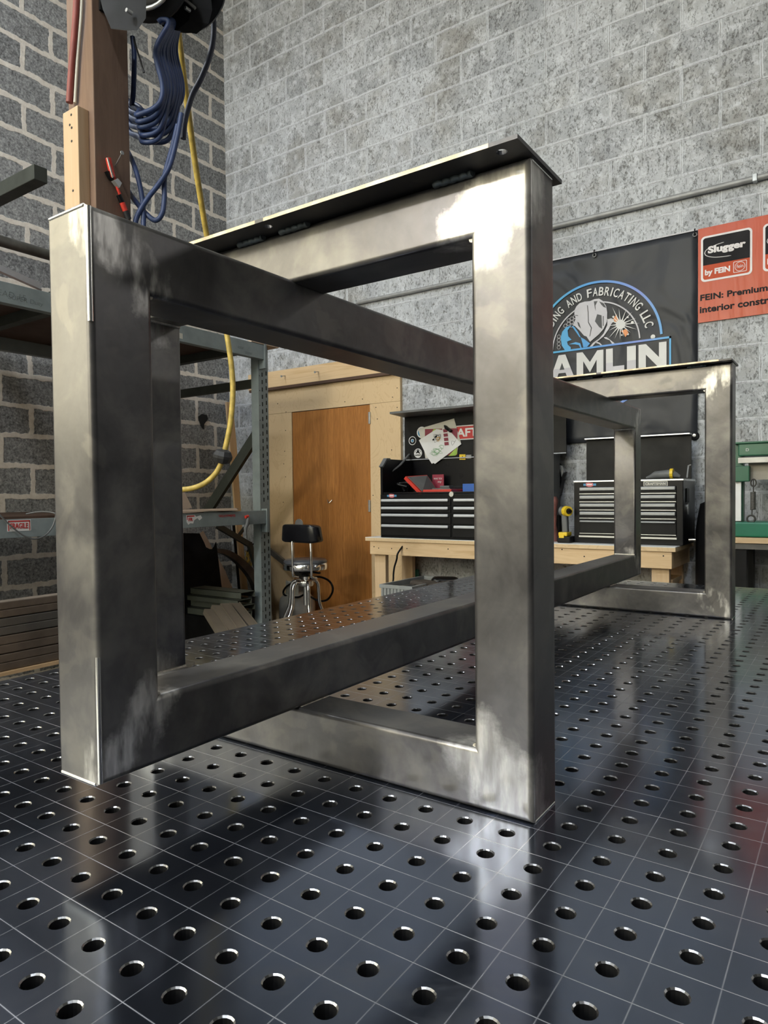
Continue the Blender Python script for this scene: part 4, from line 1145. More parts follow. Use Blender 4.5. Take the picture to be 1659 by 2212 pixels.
def handle_box(b, x0, x1, y, z0, z1): b.box((x0, y-.022, z0), (x1, y, z1), .004)
# ---- left tool chest
CY0, CY1 = 3.07, 3.47
cx0 = at(822, 1110, CY0).x; cxm = at(977, 1110, CY0).x; cx1 = 2*cxm-cx0
zb_ = BZ+.001; zf_ = at(900, 1063, CY0).z; zs2 = at(826, 993, CY0+.1).z
tc = thing('tool_chest', (cxm, (CY0+CY1)/2, BZ), 'wide black tool chest with open lid and pinned drawings at the left of the workbench', 'tool chest')
b = MB().box((cx0, CY0, zb_), (cx1, CY1, zf_-.012), .003)
for x in (cx0, cx1-.018):
    poly = [(x, CY0+.004, zf_-.012), (x, CY0+.004, zs2-.05), (x, CY0+.05, zs2), (x, CY1, zs2), (x, CY1, zf_-.012)]
    b.prism(poly, (.018, 0, 0))
b.box((cx0+.018, CY1-.012, zf_-.012), (cx1-.018, CY1, zs2))
b.build('body', M_black, tc)
MB().prism([(cx0-.006, CY0-.006, zs2-.052), (cx0-.006, CY0+.05, zs2+.006), (cx0-.006, CY0+.09, zs2+.006), (cx0-.006, CY0+.09, zs2-.006), (cx0-.006, CY0+.054, zs2-.006), (cx0-.006, CY0+.006, zs2-.058)], (.03, 0, 0)).build('corner_cap', M_grey, tc)
MB().box((cx0+.02, CY0+.004, zf_-.011), (cx1-.02, CY0+.022, zf_), .003).build('front_lip', M_black, tc)
rows = [at(850, y, CY0).z for y in (1081, 1097.5, 1112.5, 1135.5)]
hx = [(at(827, 1100, CY0).x, at(971, 1100, CY0).x)]; hx.append((2*cxm-hx[0][1], 2*cxm-hx[0][0]))
edges = [rows[0]+.017]+[ (rows[i+1]+.013) for i in range(3)]+[zb_+.012]
for (xa, xb) in hx:
    for i, zr in enumerate(rows):
        d_ = MB().box((xa-.012, CY0-.010, edges[i+1]+.004), (xb+.012, CY0+.002, edges[i]-.002), .002).build('drawer', M_blackm, tc)
        MB().box((xa, CY0-.026, zr-.009), (xb, CY0-.0105, zr+.009), .005).build('drawer_pull', M_handle, d_)
lk = MB().lathe([(.001, -.008), (.016, -.008), (.018, .001)], at(976, 1067.5, CY0), 16, axis=1).build('lock', M_alum, tc, smooth=40)
MB().box((cxm-.012, CY0-.003, zb_+.01), (cxm+.012, CY0+.001, zf_-.03)).build('centre_rib', M_black, tc)
# lid standing open
LY = CY1-.006
lz0 = zs2; lz1 = at(900, 897, LY).z
lx0 = at(876, 950, LY).x; lx1 = 2*cxm-lx0
lid = MB().box((lx0, LY-.012, lz0), (lx1, LY, lz1), .001).build('lid', M_blackm, tc)
MB().prism([(lx0-.0, LY-.0, lz1-.012), (lx0, LY-.20, lz1-.002), (lx0, LY-.20, lz1+.012), (lx0, LY, lz1+.012)], (lx1-lx0, 0, 0)).build('lid_front_lip', M_grey, lid)
MB().tube([at(841, 1023, CY0+.1), at(865, 1004, CY0+.2), at(884, 982, LY-.02)], [.005, .008, .008], 8).build('gas_strut', M_grey, lid, smooth=60)
MB().tube([(lx0, LY-.016, lz0+.006), (lx1, LY-.016, lz0+.006)], .004, 6).build('hinge_rod', M_silver, lid)
def W_(x, y, Yp): return at(x, y, Yp)
def flat(poly, Yp, m, name=None, parent=None, th=.0012):
    b = MB().prism([at(x, y, Yp) for x, y in poly], (0, -th, 0)); return b.build(name or 'f', m, parent)
def circ(x, y, r, Yp, m, n=28, th=.0012, sx=1, name='f', parent=None):
    c = at(x, y, Yp); return MB().prism([c+Vector((sx*r*math.cos(2*PI*k/n), 0, r*math.sin(2*PI*k/n))) for k in range(n)], (0, -th, 0)).build(name, m, parent)
def ringseg(c, r0, r1, a0, a1, Yp, m, n=24, th=.0012, name='f', parent=None):
    b = MB()
    for k in range(n):
        t0, t1 = math.radians(a0+(a1-a0)*k/n), math.radians(a0+(a1-a0)*(k+1)/n)
        b.prism([(c[0]+r0*math.cos(t0), Yp, c[1]+r0*math.sin(t0)), (c[0]+r1*math.cos(t0), Yp, c[1]+r1*math.sin(t0)), (c[0]+r1*math.cos(t1), Yp, c[1]+r1*math.sin(t1)), (c[0]+r0*math.cos(t1), Yp, c[1]+r0*math.sin(t1))], (0, -th, 0))
    return b.build(name, m, parent)
y0 = LY-.0125
# printed name plate behind the drawings
c_ = at(911, 934, y0); pp = [circ(911, 934, .040, y0, M_paper), ringseg((c_.x, c_.z), .020, .031, 70, 290, y0-.0015, M_bluesticker)]
a, b2 = at(932, 925, y0), at(1040, 943, y0)
pa, pb_ = at(955, 921, y0), at(1075, 921, y0); pz0 = at(985, 951, y0).z; pz1 = at(985, 920, y0).z
q = MB().box((pa.x-.05, y0-.001, pz0), (pb_.x, y0, pz1)).build('f', M_paper); pp.append(q)
q = MB().box((pa.x-.045, y0-.002, pz0+.007), (pb_.x-.005, y0-.001, pz1-.007)).build('f', M_red); pp.append(q)
cr0 = at(991, 943, y0)
pp.append(text('CRAFTSMAN', .06, wallM(cr0.x-.125, y0-.0028, pz0+.020), M_paper, 't', fit=(.50, pz1-pz0-.040), off=.0018))
s1 = at(891, 951, y0); pp += [circ(891, 952, .031, y0, M_paper), circ(891, 952, .026, y0-.0015, M_black), circ(891, 952, .013, y0-.003, M_paper), circ(891, 952, .009, y0-.0045, M_bluesticker)]
pp += [circ(903, 979, .033, y0, M_paper), flat([(898, 980), (903, 970), (908, 981), (903, 978)], y0-.0015, M_black), ringseg((at(903, 979, y0).x, at(903, 979, y0).z), .024, .027, 10, 170, y0-.0015, M_black)]
pp.append(text('HAMLIN', .02, wallM(at(903, 979, y0).x-.024, y0-.0028, at(903, 985, y0).z), M_black, 't', fit=(.048, .012)))
pp.append(flat([(992.5, 981.5), (1005.5, 981.5), (1005.5, 993), (992.5, 993)], y0, M_ysticker))
ya = at(994.5, 991, y0); pp.append(text('CAUTION', .01, wallM(ya.x, y0-.0022, ya.z), M_black, 't', fit=(.035, .008), off=.0004))
pp.append(flat([(998, 987), (999, 984.5), (1000.5, 987)], y0-.0015, M_black))
for yy in (983, 986, 989): pp.append(flat([(1007, yy), (1018, yy-.2), (1018, yy+1.2), (1007, yy+1.4)], y0, M_paper))
join_into('stickers', pp, lid)
# drawings held by a clip
Yd = y0-.004
dr_ = tag(flat([(903, 927), (981, 904), (996, 957), (990, 962), (988, 980), (960, 985), (930, 990), (919, 990), (917, 976), (910, 950)], Yd, M_cream, 'paper_sheet', None), 'cream paper sheet at the back of the bunch pinned on the open chest lid', 'drawing')
g2 = tag(flat([(918, 927), (988, 925), (988, 983), (962, 984), (960, 960), (918, 960)], Yd-.002, M_maroon, 'picture_page', None), 'dark printed page with a green corner pinned on the open chest lid', 'drawing')
join_into('green_print', [flat([(970, 985), (985, 966), (988, 972), (987, 981), (984, 984)], Yd-.0035, M_greenp), flat([(930, 935), (936, 928), (948, 927), (940, 936), (930, 948)], Yd-.0035, M_greenp)] if False else [flat([(969, 985), (987, 966), (988, 980), (984, 984)], Yd-.0035, M_lime), flat([(929, 940), (937, 927), (950, 927), (940, 938)], Yd-.0035, M_lime)], g2)
d1 = flat([(905, 951), (943, 927), (972, 931), (997, 959), (940, 1002), (936, 1000), (933, 1002), (922, 985)], Yd-.006, M_paper, 'childs_drawing', None)
tag(d1, 'white childs crayon drawing in front on the open chest lid', 'drawing')
dl = []
rr = random.Random(3)
def scrib(c, r, n, m, sq=1., a=0):
    p0 = at(c[0], c[1], Yd-.0078); pts = []
    for k in range(n): 
        t = k*2.3+a; q_ = r*(.35+.65*rr.random()); pts.append(p0+Vector((q_*math.cos(t), 0, q_*sq*math.sin(t))))
    return MB().tube(catmull(pts, 5), .0009, 4).build('s', m)
dl += [scrib((945, 945), .045, 16, M_grey, .9), scrib((947, 948), .024, 16, M_orange, .9), scrib((944, 975), .05, 16, M_limed, .7), scrib((938, 980), .04, 10, M_limed, .5), scrib((955, 965), .03, 6, M_limed, .8), scrib((978, 955), .03, 4, M_grey, .8)]
dl += [flat([(939, 943), (944, 940), (944, 945), (939, 946)], Yd-.0078, M_black), flat([(934, 949), (938, 947), (938, 951), (935, 952)], Yd-.0078, M_black)]
join_into('crayon_lines', dl, d1)
ps_ = flat([(955.5, 926), (967, 924.5), (971, 963), (959.5, 965)], Yd-.0085, M_paper, 'photo_strip', None)
tag(ps_, 'narrow strip of four small dark photos over the drawings on the chest lid', 'photo strip')
join_into('pictures', [flat([(957+k*.9, 927.5+k*9.3), (966+k*.9, 926.5+k*9.3), (967+k*.9, 933.5+k*9.3), (958+k*.9, 934.5+k*9.3)], Yd-.0100, M_maroon) for k in range(4)], ps_)
cp_ = MB(); p0 = at(967, 927, Yd-.010)
cp_.bar(at(963, 923, Yd-.014), at(975, 932, Yd-.014), .018, .03, up=(0, 1, 0)).bar(at(962, 920, Yd-.022), at(968, 929, Yd-.03), .01, .03, up=(0, 1, 0))
tag(cp_.build('magnet_clip', M_blackm), 'black clip pinning the drawings to the open chest lid', 'clip')
# badge on the body
def badge(px, py, Yp, w, h, parent, nm='badge'):
    c = at(px, py, Yp); o1 = MB().box((c.x-w/2, Yp-.0015, c.z-h*.25), (c.x+w/2, Yp, c.z+h*.25)).build('f', M_bluesticker)
    o2 = MB().prism([(c.x-w*.28, Yp-.002, c.z-h*.3), (c.x-w*.3, Yp-.002, c.z+h*.4), (c.x-w*.1, Yp-.002, c.z+h*.5), (c.x+w*.25, Yp-.002, c.z+h*.4), (c.x+w*.28, Yp-.002, c.z-h*.3), (c.x+w*.1, Yp-.002, c.z-h*.5), (c.x-w*.1, Yp-.002, c.z-h*.5)], (0, -.001, 0)).build('f', M_redl)
    o3 = MB().box((c.x-w*.22, Yp-.0036, c.z-h*.10), (c.x+w*.20, Yp-.003, c.z+h*.16)).build('f', M_paper)
    join_into(nm, [o1, o2, o3], parent)
badge(846.5, 1071, CY0-.001, .075, .026, tc)

# tray contents of the left chest
tz_ = zf_-.010
case = thing('red_tool_case', at(940, 1055, CY0+.12), 'open red and black tool case lying in the top tray of the left tool chest', 'case')
def T3(x, y, Yp, zmin=None):
    p = at(x, y, Yp); 
    if zmin is not None: p.z = max(p.z, zmin)
    return p
q0, q1, q2, q3 = at(881, 1026, CY0+.10), at(913, 1060, CY0+.10), at(912, 1056, CY0+.10), at(876, 1024, CY0+.10)
zt_ = tz_+.004
lidp = [Vector((at(911, 1060, CY0+.08).x, CY0+.08, zt_)), Vector((at(876, 1027, CY0+.08).x, CY0+.08, at(876, 1029, CY0+.08).z)), Vector((at(928, 1025, CY0+.28).x-.02, CY0+.28, at(928, 1026, CY0+.28).z)), Vector((at(955, 1055, CY0+.28).x-.02, CY0+.28, zt_))]
nrm = (lidp[1]-lidp[0]).cross(lidp[3]-lidp[0]).normalized()
if nrm.x > 0: nrm = -nrm
MB().prism(lidp, nrm*.022).build('case_lid', M_redp, case)
ins = [lidp[0]*.94+lidp[2]*.06, lidp[1]*.94+lidp[3]*.06, lidp[2]*.94+lidp[0]*.06, lidp[3]*.94+lidp[1]*.06]
MB().prism([p-nrm*.002 for p in ins], -nrm*.003).build('lid_foam', M_grey, case)
xa_, xb_ = at(913, 1058, CY0+.08).x, at(975, 1058, CY0+.08).x
MB().box((xa_, CY0+.08, tz_), (xb_, CY0+.28, tz_+.026), .004).build('case_base', M_redp, case)
bp_ = MB().box((xa_+.06, CY0+.10, tz_+.0265), (xb_-.02, CY0+.27, tz_+.034)); bp_.box((xb_-.12, CY0+.14, tz_+.034), (xb_-.05, CY0+.2, tz_+.05), .004)
bp_.build('loose_bits', M_grey, case)
cd_ = MB(); p = at(935, 1055, CY0+.33)
cd_.box((at(934, 1040, CY0+.33).x, CY0+.33, tz_), (at(958.5, 1040, CY0+.33).x, CY0+.338, at(945, 1025, CY0+.33).z)); mc = cd_.build('maroon_card', M_maroon2)
tag(mc, 'dark red card with white handwriting standing in the tray of the left tool chest', 'card')
a = at(937, 1036, CY0+.33); t_a = text('WHAT YOU', .02, wallM(a.x, CY0+.3295, a.z), M_paper, 't', fit=(.065, .012)); a = at(946, 1044, CY0+.33); t_b = text('my', .02, wallM(a.x, CY0+.3295, a.z), M_paper, 't', fit=(.028, .014))
join_into('handwriting', [t_a, t_b], mc)
blx = at(999, 1050, CY0+.2)
tag(MB().box((blx.x, CY0+.2, tz_), (blx.x+.12, CY0+.27, at(1005, 1045, CY0+.2).z), .003).build('blue_box', M_blue), 'small bright blue box in the tray beside the red case', 'box')
gb = MB(); rr = random.Random(5)
for k in range(6):
    p = Vector((at(870, 1050, CY0+.12).x+rr.uniform(-.06, .05), CY0+.10+rr.uniform(0, .12), tz_+.022))
    gb.tube(catmull([p+Vector((rr.uniform(-.05, .05), rr.uniform(-.04, .04), rr.uniform(-.016, .05))) for _ in range(6)], 5), .009, 7)
tag(gb.build('black_cable_bundle', M_black, smooth=60), 'bundle of glossy black cable left of the red case in the tool chest tray', 'cable bundle')
bb = MB().box((at(962, 1045, CY0+.2).x, CY0+.30, tz_), (at(985, 1045, CY0+.2).x, CY0+.36, tz_+.05), .006)
tag(bb.build('black_pouch', M_blackm), 'black pouch behind the red case in the tool chest tray', 'pouch')

# ---- right tool chest
DY0, DY1 = 3.16, 3.47
dx0, dx1 = at(1240, 1100, DY0).x, at(1476, 1100, DY0).x
dz1 = at(1350, 1036.5, DY0).z
td = thing('tool_chest', ((dx0+dx1)/2, (DY0+DY1)/2, BZ), 'smaller black tool chest with a raised plain lid at the right end of the workbench', 'tool chest')
MB().box((dx0, DY0, BZ+.001), (dx1, DY1, dz1-.008), .003).build('body', M_black, td)
MB().box((dx0-.003, DY0-.004, dz1-.010), (dx1+.003, DY0+.05, dz1), .002).box((dx0-.003, DY0+.05, dz1-.010), (dx0+.03, DY1, dz1)).box((dx1-.03, DY0+.05, dz1-.010), (dx1+.003, DY1, dz1)).build('bright_top_edge', M_alum, td)
hxa, hxb = at(1253, 1100, DY0).x, at(1461, 1100, DY0).x
hz = [at(1300, y, DY0).z for y in (1056.4, 1074, 1091.5, 1109)]
bot = [at(1300, y, DY0).z for y in (1067, 1084.5, 1102, 1120, 1153)]
top = [hz[0]+.012]+[z-.004 for z in bot[:4]]
for i in range(5):
    d_ = MB().box((hxa, DY0-.008, bot[i]+.001), (hxb, DY0+.002, top[i]), .0015).build('drawer', M_blackm, td)
    zz = (hz+[at(1300, 1126.5, DY0).z])[i]; hh = .0095 if i < 4 else .005
    MB().box((hxa+.002, DY0-.020, zz-hh), (hxb-.002, DY0-.0085, zz+hh), .004).build('drawer_pull', M_handle2, d_)
    MB().box((hxa, DY0-.012, bot[i]-.0005), (hxb, DY0-.0085, bot[i]+.003)).build('bright_edge', M_alum, d_)
MB().box((hxa-.004, DY0-.010, at(1300, 1161, DY0).z), (hxb+.004, DY0+.001, at(1300, 1157.5, DY0).z)).build('bottom_edge', M_alum, td)
p = at(1416, 1045, DY0-.002); 
nm = [MB().box((p.x-.062, DY0-.003, p.z-.014), (p.x+.062, DY0, p.z+.014)).build('f', M_cream), MB().box((p.x-.058, DY0-.004, p.z-.0105), (p.x+.058, DY0-.003, p.z+.0105)).build('f', M_grey), text('CRAFTSMAN', .02, wallM(p.x-.052, DY0-.005, p.z-.007), M_cream, 't', fit=(.104, .014), off=.0008)]
join_into('name_plate', nm, td)
badge(1274, 1047, DY0-.001, .072, .024, td)
sp1, sp2 = P(1484, 1071, 0, dx1), P(1485, 1099, 0, dx1)
MB().box((dx1, sp1.y-.03, sp1.z-.035), (dx1+.006, sp1.y+.03, sp1.z+.04), .002).build('side_latch', M_blackm, td)
lt = MB().lathe([(.012, -.001), (.012, .006)], (dx1, sp2.y, sp2.z), 16, axis=0)
for v in lt.bm.verts: v.co.z = sp2.z+(v.co.z-sp2.z)*2.6
lt.build('side_handle', M_silver, td)
LY2 = DY1-.004
l0, l1 = at(1268, 980, LY2).x, at(1494, 980, LY2).x
lz_ = at(1380, 945, LY2).z
ld = MB().box((l0, LY2-.012, dz1-.008), (l1, LY2, lz_), .001).build('lid', M_blackm, td)
MB().box((l0, LY2-.05, lz_-.001), (l1, LY2, lz_+.008), .002).build('lid_edge', M_alum, ld)
MB().tube([at(1492, 1004, LY2-.04), at(1487, 1006, LY2-.05), at(1484, 1031, LY2-.15)], .004, 6).build('lid_stay', M_silver, ld)
mb_ = thing('grease_gun', at(1430, 1033, DY0+.06), 'grey tool with a yellow band lying on top of the right tool chest', 'hand tool')
zz = dz1+.001
MB().tube([Vector((at(x, 1030, DY0+.06).x, DY0+.06, zz+r)) for x, r in [(1396, .008), (1406, .014), (1415, .022), (1448, .026)]], [.006, .012, .021, .025], 12).build('handle', M_grey, mb_, smooth=60)
MB().tube([Vector((at(x, 1030, DY0+.06).x, DY0+.06, zz+.028)) for x in (1448, 1454.5)], .0278, 12).build('yellow_band', M_ysticker, mb_)
MB().tube([Vector((at(x, 1030, DY0+.06).x, DY0+.06, zz+r)) for x, r in [(1454.5, .024), (1462, .018), (1469, .010)]], [.020, .014, .008], 12).build('nose', M_grey, mb_, smooth=60)

# ---- cordless drill
DRY = 3.14
dl_ = thing('cordless_drill', at(1224, 1168, DRY), 'yellow and black cordless drill standing left of the smaller tool chest', 'drill')
zbse = BZ+.001
xb0, xb1 = at(1209, 1160, DRY).x, at(1237, 1160, DRY).x
MB().box((xb0, DRY-.045, zbse), (xb1, DRY+.045, at(1220, 1158, DRY).z), .006).build('battery', M_blackm, dl_)
MB().box((at(1211, 1150, DRY).x, DRY-.040, at(1220, 1157.6, DRY).z), (at(1230, 1150, DRY).x, DRY+.04, at(1220, 1149, DRY).z), .005).box((at(1213.5, 1150, DRY).x, DRY-.047, at(1220, 1161, DRY).z), (at(1224, 1150, DRY).x, DRY-.038, at(1220, 1155.5, DRY).z)).build('yellow_foot', M_ysticker, dl_)
MB().bar((at(1222, 1150, DRY).x, DRY, at(1222, 1151, DRY).z), (at(1220, 1112, DRY).x, DRY, at(1220, 1108, DRY).z), .036, .034, up=(1, 0, 0), bev=.008).build('grip', M_grey, dl_)
zh_ = at(1225, 1104, DRY).z
MB().tube([(at(1212, 1104, DRY).x, DRY, zh_), (at(1228, 1104, DRY).x, DRY-.01, zh_)], [.027, .026], 14).build('motor_housing', M_grey, dl_, smooth=50)
MB().tube([(at(1224, 1104, DRY).x, DRY-.012, zh_), (at(1232, 1104, DRY).x, DRY-.03, zh_)], [.030, .028], 16).build('yellow_collar', M_ysticker, dl_, smooth=50)
MB().tube([(at(1232, 1104, DRY).x, DRY-.028, zh_), (at(1238, 1104, DRY).x, DRY-.045, zh_)], [.018, .010], 12).build('chuck', M_black, dl_, smooth=50)
# red worn tool and black box beside it, mostly behind the frame leg
w_ = thing('pipe_wrench', at(1200, 1168, 3.2), 'worn reddish metal tool standing beside the drill, partly behind the frame leg', 'hand tool')
MB().tube([(at(1196, 1100, 3.2).x, 3.2, z) for z in (BZ+.001, BZ+.05, BZ+.10, BZ+.20, BZ+.24, BZ+.265)], [.026, .026, .016, .022, .028, .018], 12).build('body', M_rusty, w_, smooth=60)
tag(MB().box((at(1201, 1130, 3.3).x, 3.3, BZ+.001), (at(1217, 1130, 3.3).x, 3.38, at(1209, 1112, 3.3).z), .012).build('black_case', M_blackm), 'small black case behind the drill on the workbench', 'case')
# tool hanging on the wall left of the right chest
hg_ = thing('hanging_grinder', at(1200, 1000, YW-.05), 'black and silver power tool hanging on the back wall beside the frame leg', 'power tool')
Yh = YW-.075
MB().box((at(1186, 965, Yh).x, Yh-.03, at(1195, 999, Yh).z), (at(1205, 965, Yh).x, Yh+.05, at(1195, 975, Yh).z), .008).build('top_block', M_grey, hg_)
MB().prism([at(x, y, Yh) for x, y in [(1186, 999), (1204, 1001), (1210, 1012), (1213, 1030), (1210, 1050), (1206, 1070), (1186, 1072)]], (0, .06, 0)).build('tool_body', M_black, hg_)
MB().prism([at(x, y, Yh-.006) for x, y in [(1207, 1004), (1212, 1006), (1217, 1020), (1213, 1030), (1210, 1015)]], (0, .03, 0)).build('silver_guard', M_silver, hg_)
MB().prism([at(x, y, Yh) for x, y in [(1214, 1028), (1222, 1019), (1220, 1026), (1215, 1034), (1212, 1046), (1208, 1058)]], (0, .03, 0)).build('side_grip', M_blackm, hg_)
MB().box((at(1186, 965, Yh).x, Yh, at(1195, 1108, Yh).z), (at(1205, 965, Yh).x, Yh+.04, at(1195, 1070, Yh).z), .004).build('strap', M_blackm, hg_)

# ---- under the bench: crate with gloves, cable, brown panel, gloves
cr = thing('storage_crate', at(860, 1270, BY0+.1), 'pale grey slatted crate filled with black items under the left end of the workbench', 'crate')
KY0, KY1 = 2.72, 3.22
kz = at(850, 1264, KY0).z
k0, k1 = at(823, 1264, KY0).x, at(889, 1266, KY0).x
b = MB()
b.box((k0-.008, KY0-.008, kz-.022), (k1+.008, KY0+.006, kz), .002).box((k0-.008, KY1-.006, kz-.022), (k1+.008, KY1+.008, kz), .002).box((k0-.008, KY0, kz-.022), (k0+.006, KY1, kz)).box((k1-.006, KY0, kz-.022), (k1+.008, KY1, kz))
b.box((k0, KY0, kz-.34), (k1, KY0+.004, kz-.02)).box((k0, KY1-.004, kz-.34), (k1, KY1, kz-.02)).box((k0, KY0, kz-.34), (k0+.004, KY1, kz-.02)).box((k1-.004, KY0, kz-.34), (k1, KY1, kz-.02)).box((k0, KY0, kz-.345), (k1, KY1, kz-.34))
for i in range(9):
    x = k0+(k1-k0)*(i+.5)/9; b.box((x-.006, KY0-.007, kz-.33), (x+.006, KY0, kz-.02))
b.build('crate_body', M_crate, cr)
MB().box((k0+.02, KY0+.02, FZ), (k1-.02, KY1-.02, kz-.346)).build('crate_stand', M_blackm, cr)
def glove(nm, c, s, seed, label, m=M_glove):
    r_ = random.Random(seed); t = thing(nm, c, label, 'glove', None); b = MB()
    c = Vector(c)
    b.box((-.5, -.5, -.5), (.5, .5, .5), .22, 3, M=Matrix.Translation(c)@Matrix.Rotation(r_.uniform(-.5, .5), 4, 'Z')@Matrix.Diagonal((.13*s, .10*s, .05*s, 1)))
    for k in range(4):
        y = (k-1.5)*.024*s; b.tube([c+Vector((.05*s, y, .0)), c+Vector((.09*s, y*1.1, .012*s)), c+Vector((.13*s, y*1.15, -.005))], [.013*s, .012*s, .009*s], 8)
    b.tube([c+Vector((.0, -.05*s, 0)), c+Vector((.04*s, -.075*s, .005)), c+Vector((.07*s, -.08*s, 0))], [.014*s, .012*s, .01*s], 8)
    b.build('glove_shell', m, t, smooth=60)
MB().box((k0+.006, KY0+.006, kz-.08), (k1-.006, KY1-.006, kz-.05)).build('crate_filling', M_black, cr)
glove('work_glove', (k0+.17, KY0+.22, kz-.022), 1.25, 1, 'dark leather work glove on top of the grey crate')
glove('work_glove', (k0+.23, KY0+.38, kz-.015), 1.3, 2, 'black work glove at the back of the grey crate', M_black)
tt = MB(); 
for k in range(4): tt.bar((k1-.19+.012*k, KY0+.03+.01*k, kz-.03+.004*k), (k1-.03+.01*k, KY0+.24+.01*k, kz-.018+.004*k), .012, .006)
tag(tt.build('metal_rods', M_alum), 'few thin metal rods lying in the front of the grey crate', 'metal rods')
g2_ = MB().box((k1+.03, KY0+.06, kz-.26), (k1+.32, KY0+.5, kz-.03), .02); tag(g2_.build('black_bin', M_blackm), 'black bin standing to the right of the grey crate under the workbench', 'bin')
for o_ in [bpy.data.objects['black_bin']]: 
    MB().box((k1+.05, KY0+.08, FZ), (k1+.30, KY0+.48, kz-.261)).build('bin_base', M_blackm, o_)
glove('work_glove', (k1+.19, KY0+.22, kz-.004), 1.1, 3, 'brown leather glove on the black bin right of the grey crate')
w3 = [at(x, y, 3.02) for x, y in [(859, 1196), (857, 1208), (852, 1225), (850, 1240), (849, 1256)]]; w3.append(Vector((w3[-1].x, 2.98, kz-.06))); w3.insert(0, Vector((w3[0].x+.01, 3.07, BZ-.05)))
tag(MB().tube(catmull(w3, 6), .006, 8).build('black_power_cable', M_black, smooth=60), 'black cable hanging from the workbench into the grey crate', 'cable')
bpn = MB().box((at(864, 1200, 3.50).x, 3.545, FZ), (at(886, 1200, 3.50).x, 3.575, BZ-.03)); tag(bpn.build('brown_board', M_timber), 'dark brown board standing against the back wall under the workbench', 'board')
gp = MB(); p = at(899, 1236, 3.555); gp.lathe([(.028, FZ), (.028, p.z+.02)], (p.x, 3.54, 0), 14); tag(gp.build('green_pipe', M_greenb, smooth=60), 'green pipe standing at the wall under the workbench', 'pipe')
lo = MB().box((at(1392, 1260, 3.0).x, 3.17, at(1392, 1258, 3.0).z-.02), (-.52, 3.4, at(1392, 1257, 3.0).z)); lo.box((at(1392, 1260, 3.0).x+.1, 3.2, FZ), (-.57, 3.35, at(1392, 1258, 3.0).z-.021)); tag(lo.build('low_wooden_step', M_pine), 'low pale wooden platform under the right end of the workbench', 'platform')

# ---- dark object between the bench and the green brake
bz0 = 3.28
dm = MB(); cxx = at(1506, 1180, bz0).x
ro = [(.001, FZ)] 
o = MB().lathe([(.095, FZ), (.103, FZ+.05), (.103, .14), (.092, .22), (.08, .29), (.04, .31)], (-.345, 3.40, 0), 32).build('black_drum', M_blackm, smooth=60); tag(o, 'tall black rounded drum standing between the workbench and the green machine', 'drum')
MB().tube([at(1488, 1166, 3.2), at(1503, 1166, 3.2)], .008, 10).build('silver_spout', M_chrome, o, smooth=60)
o = MB().lathe([(.001, -.018), (.018, -.012), (.018, .0), (.026, .012)], at(1500, 942, YW-.012), 14, axis=1).build('round_bumper', M_blackm, smooth=50); tag(o, 'small round black bumper with a pale centre at the dark banner corner', 'bumper')
MB().lathe([(.001, -.022), (.009, -.021), (.009, -.017)], at(1501, 941, YW-.012), 12, axis=1).build('pale_cap', M_silver, o)

# ---- green sheet metal brake on its stand
GY = 3.18
gx0 = at(1585, 1140, GY).x; gx1 = gx0+1.25
gm = thing('sheet_metal_brake', ((gx0+gx1)/2, GY+.15, FZ), 'green bending machine with springs on a wood topped stand at the right edge', 'machine')
def gz(y): return at(1625, y, GY).z
MB().box((gx0+.02, GY-.01, gz(985)), (gx1, GY+.18, gz(957)), .006).box((gx0+.0, GY-.02, gz(958)), (gx1+.02, GY+.19, gz(954)), .003).build('top_beam', M_green, gm)
MB().box((gx0+.02, GY-.012, gz(1000)), (gx1, GY+.05, gz(988)), .002).build('clamping_bar', M_alum2, gm)
MB().box((gx0+.06, GY+.05, gz(1036)), (gx1, GY+.07, gz(1000))).build('back_plate', M_cream2, gm)
MB().box((gx0+.0, GY-.015, gz(1160)), (gx1+.02, GY+.22, gz(1128)), .008).build('lower_apron', M_greenb, gm)
for x in (gx0-.0, gx1-.06):
    MB().box((x, GY+.06, gz(1128)), (x+.035, GY+.12, gz(957))).box((x, GY+.0, gz(1040)), (x+.07, GY+.06, gz(1006)), .004).build('side_bracket', M_green, gm)
    MB().box((x+.002, GY+.02, gz(1126)), (x+.03, GY+.05, gz(1040))).build('white_upright', M_white, gm)
    xs = x+.088; cz1, cz0 = gz(1050), gz(1112)
    s = MB().tube([(xs, GY-.0, gz(1036)), (xs, GY, gz(1063))], .003, 6).tube([(xs-.006, GY, gz(1100)), (xs-.006, GY, gz(1115))], .003, 6)
    hel = [(xs-.002+.010*math.cos(t*.9), GY+.010*math.sin(t*.9), gz(1063)+(gz(1101)-gz(1063))*t/110) for t in range(111)]
    s.tube(hel, .0034, 6)
    s.tube([(xs-.010+.018*math.cos(2*PI*k/18), GY, gz(1121)+.018*math.sin(2*PI*k/18)) for k in range(18)], .005, 6, closed=True)
    s.tube([(xs+.012*math.cos(2*PI*k/14), GY, gz(1043)+.018*math.sin(2*PI*k/14)) for k in range(14)], .004, 6, closed=True)
    s.build('tension_spring', M_rust2, gm, smooth=60)
MB().box((gx0-.02, GY-.04, gz(1173)), (gx1+.06, GY+.36, gz(1161)), .002).build('stand_top', M_pine, gm)
MB().box((gx0-.01, GY-.03, gz(1186)), (gx1+.05, GY+.34, gz(1174))).build('stand_frame', M_rust2, gm)
for x in (gx0+.0, gx1-.03):
    for yy in (GY-.02, GY+.26): MB().box((x, yy, FZ), (x+.06, yy+.07, gz(1187))).build('stand_leg', M_blackm, gm)
p = at(1615, 972, GY-.011); text('D', .02, wallM(p.x-.008, GY-.0115, p.z-.006), M_paper, 'letter_mark', parent=gm, fit=(.014, .014))

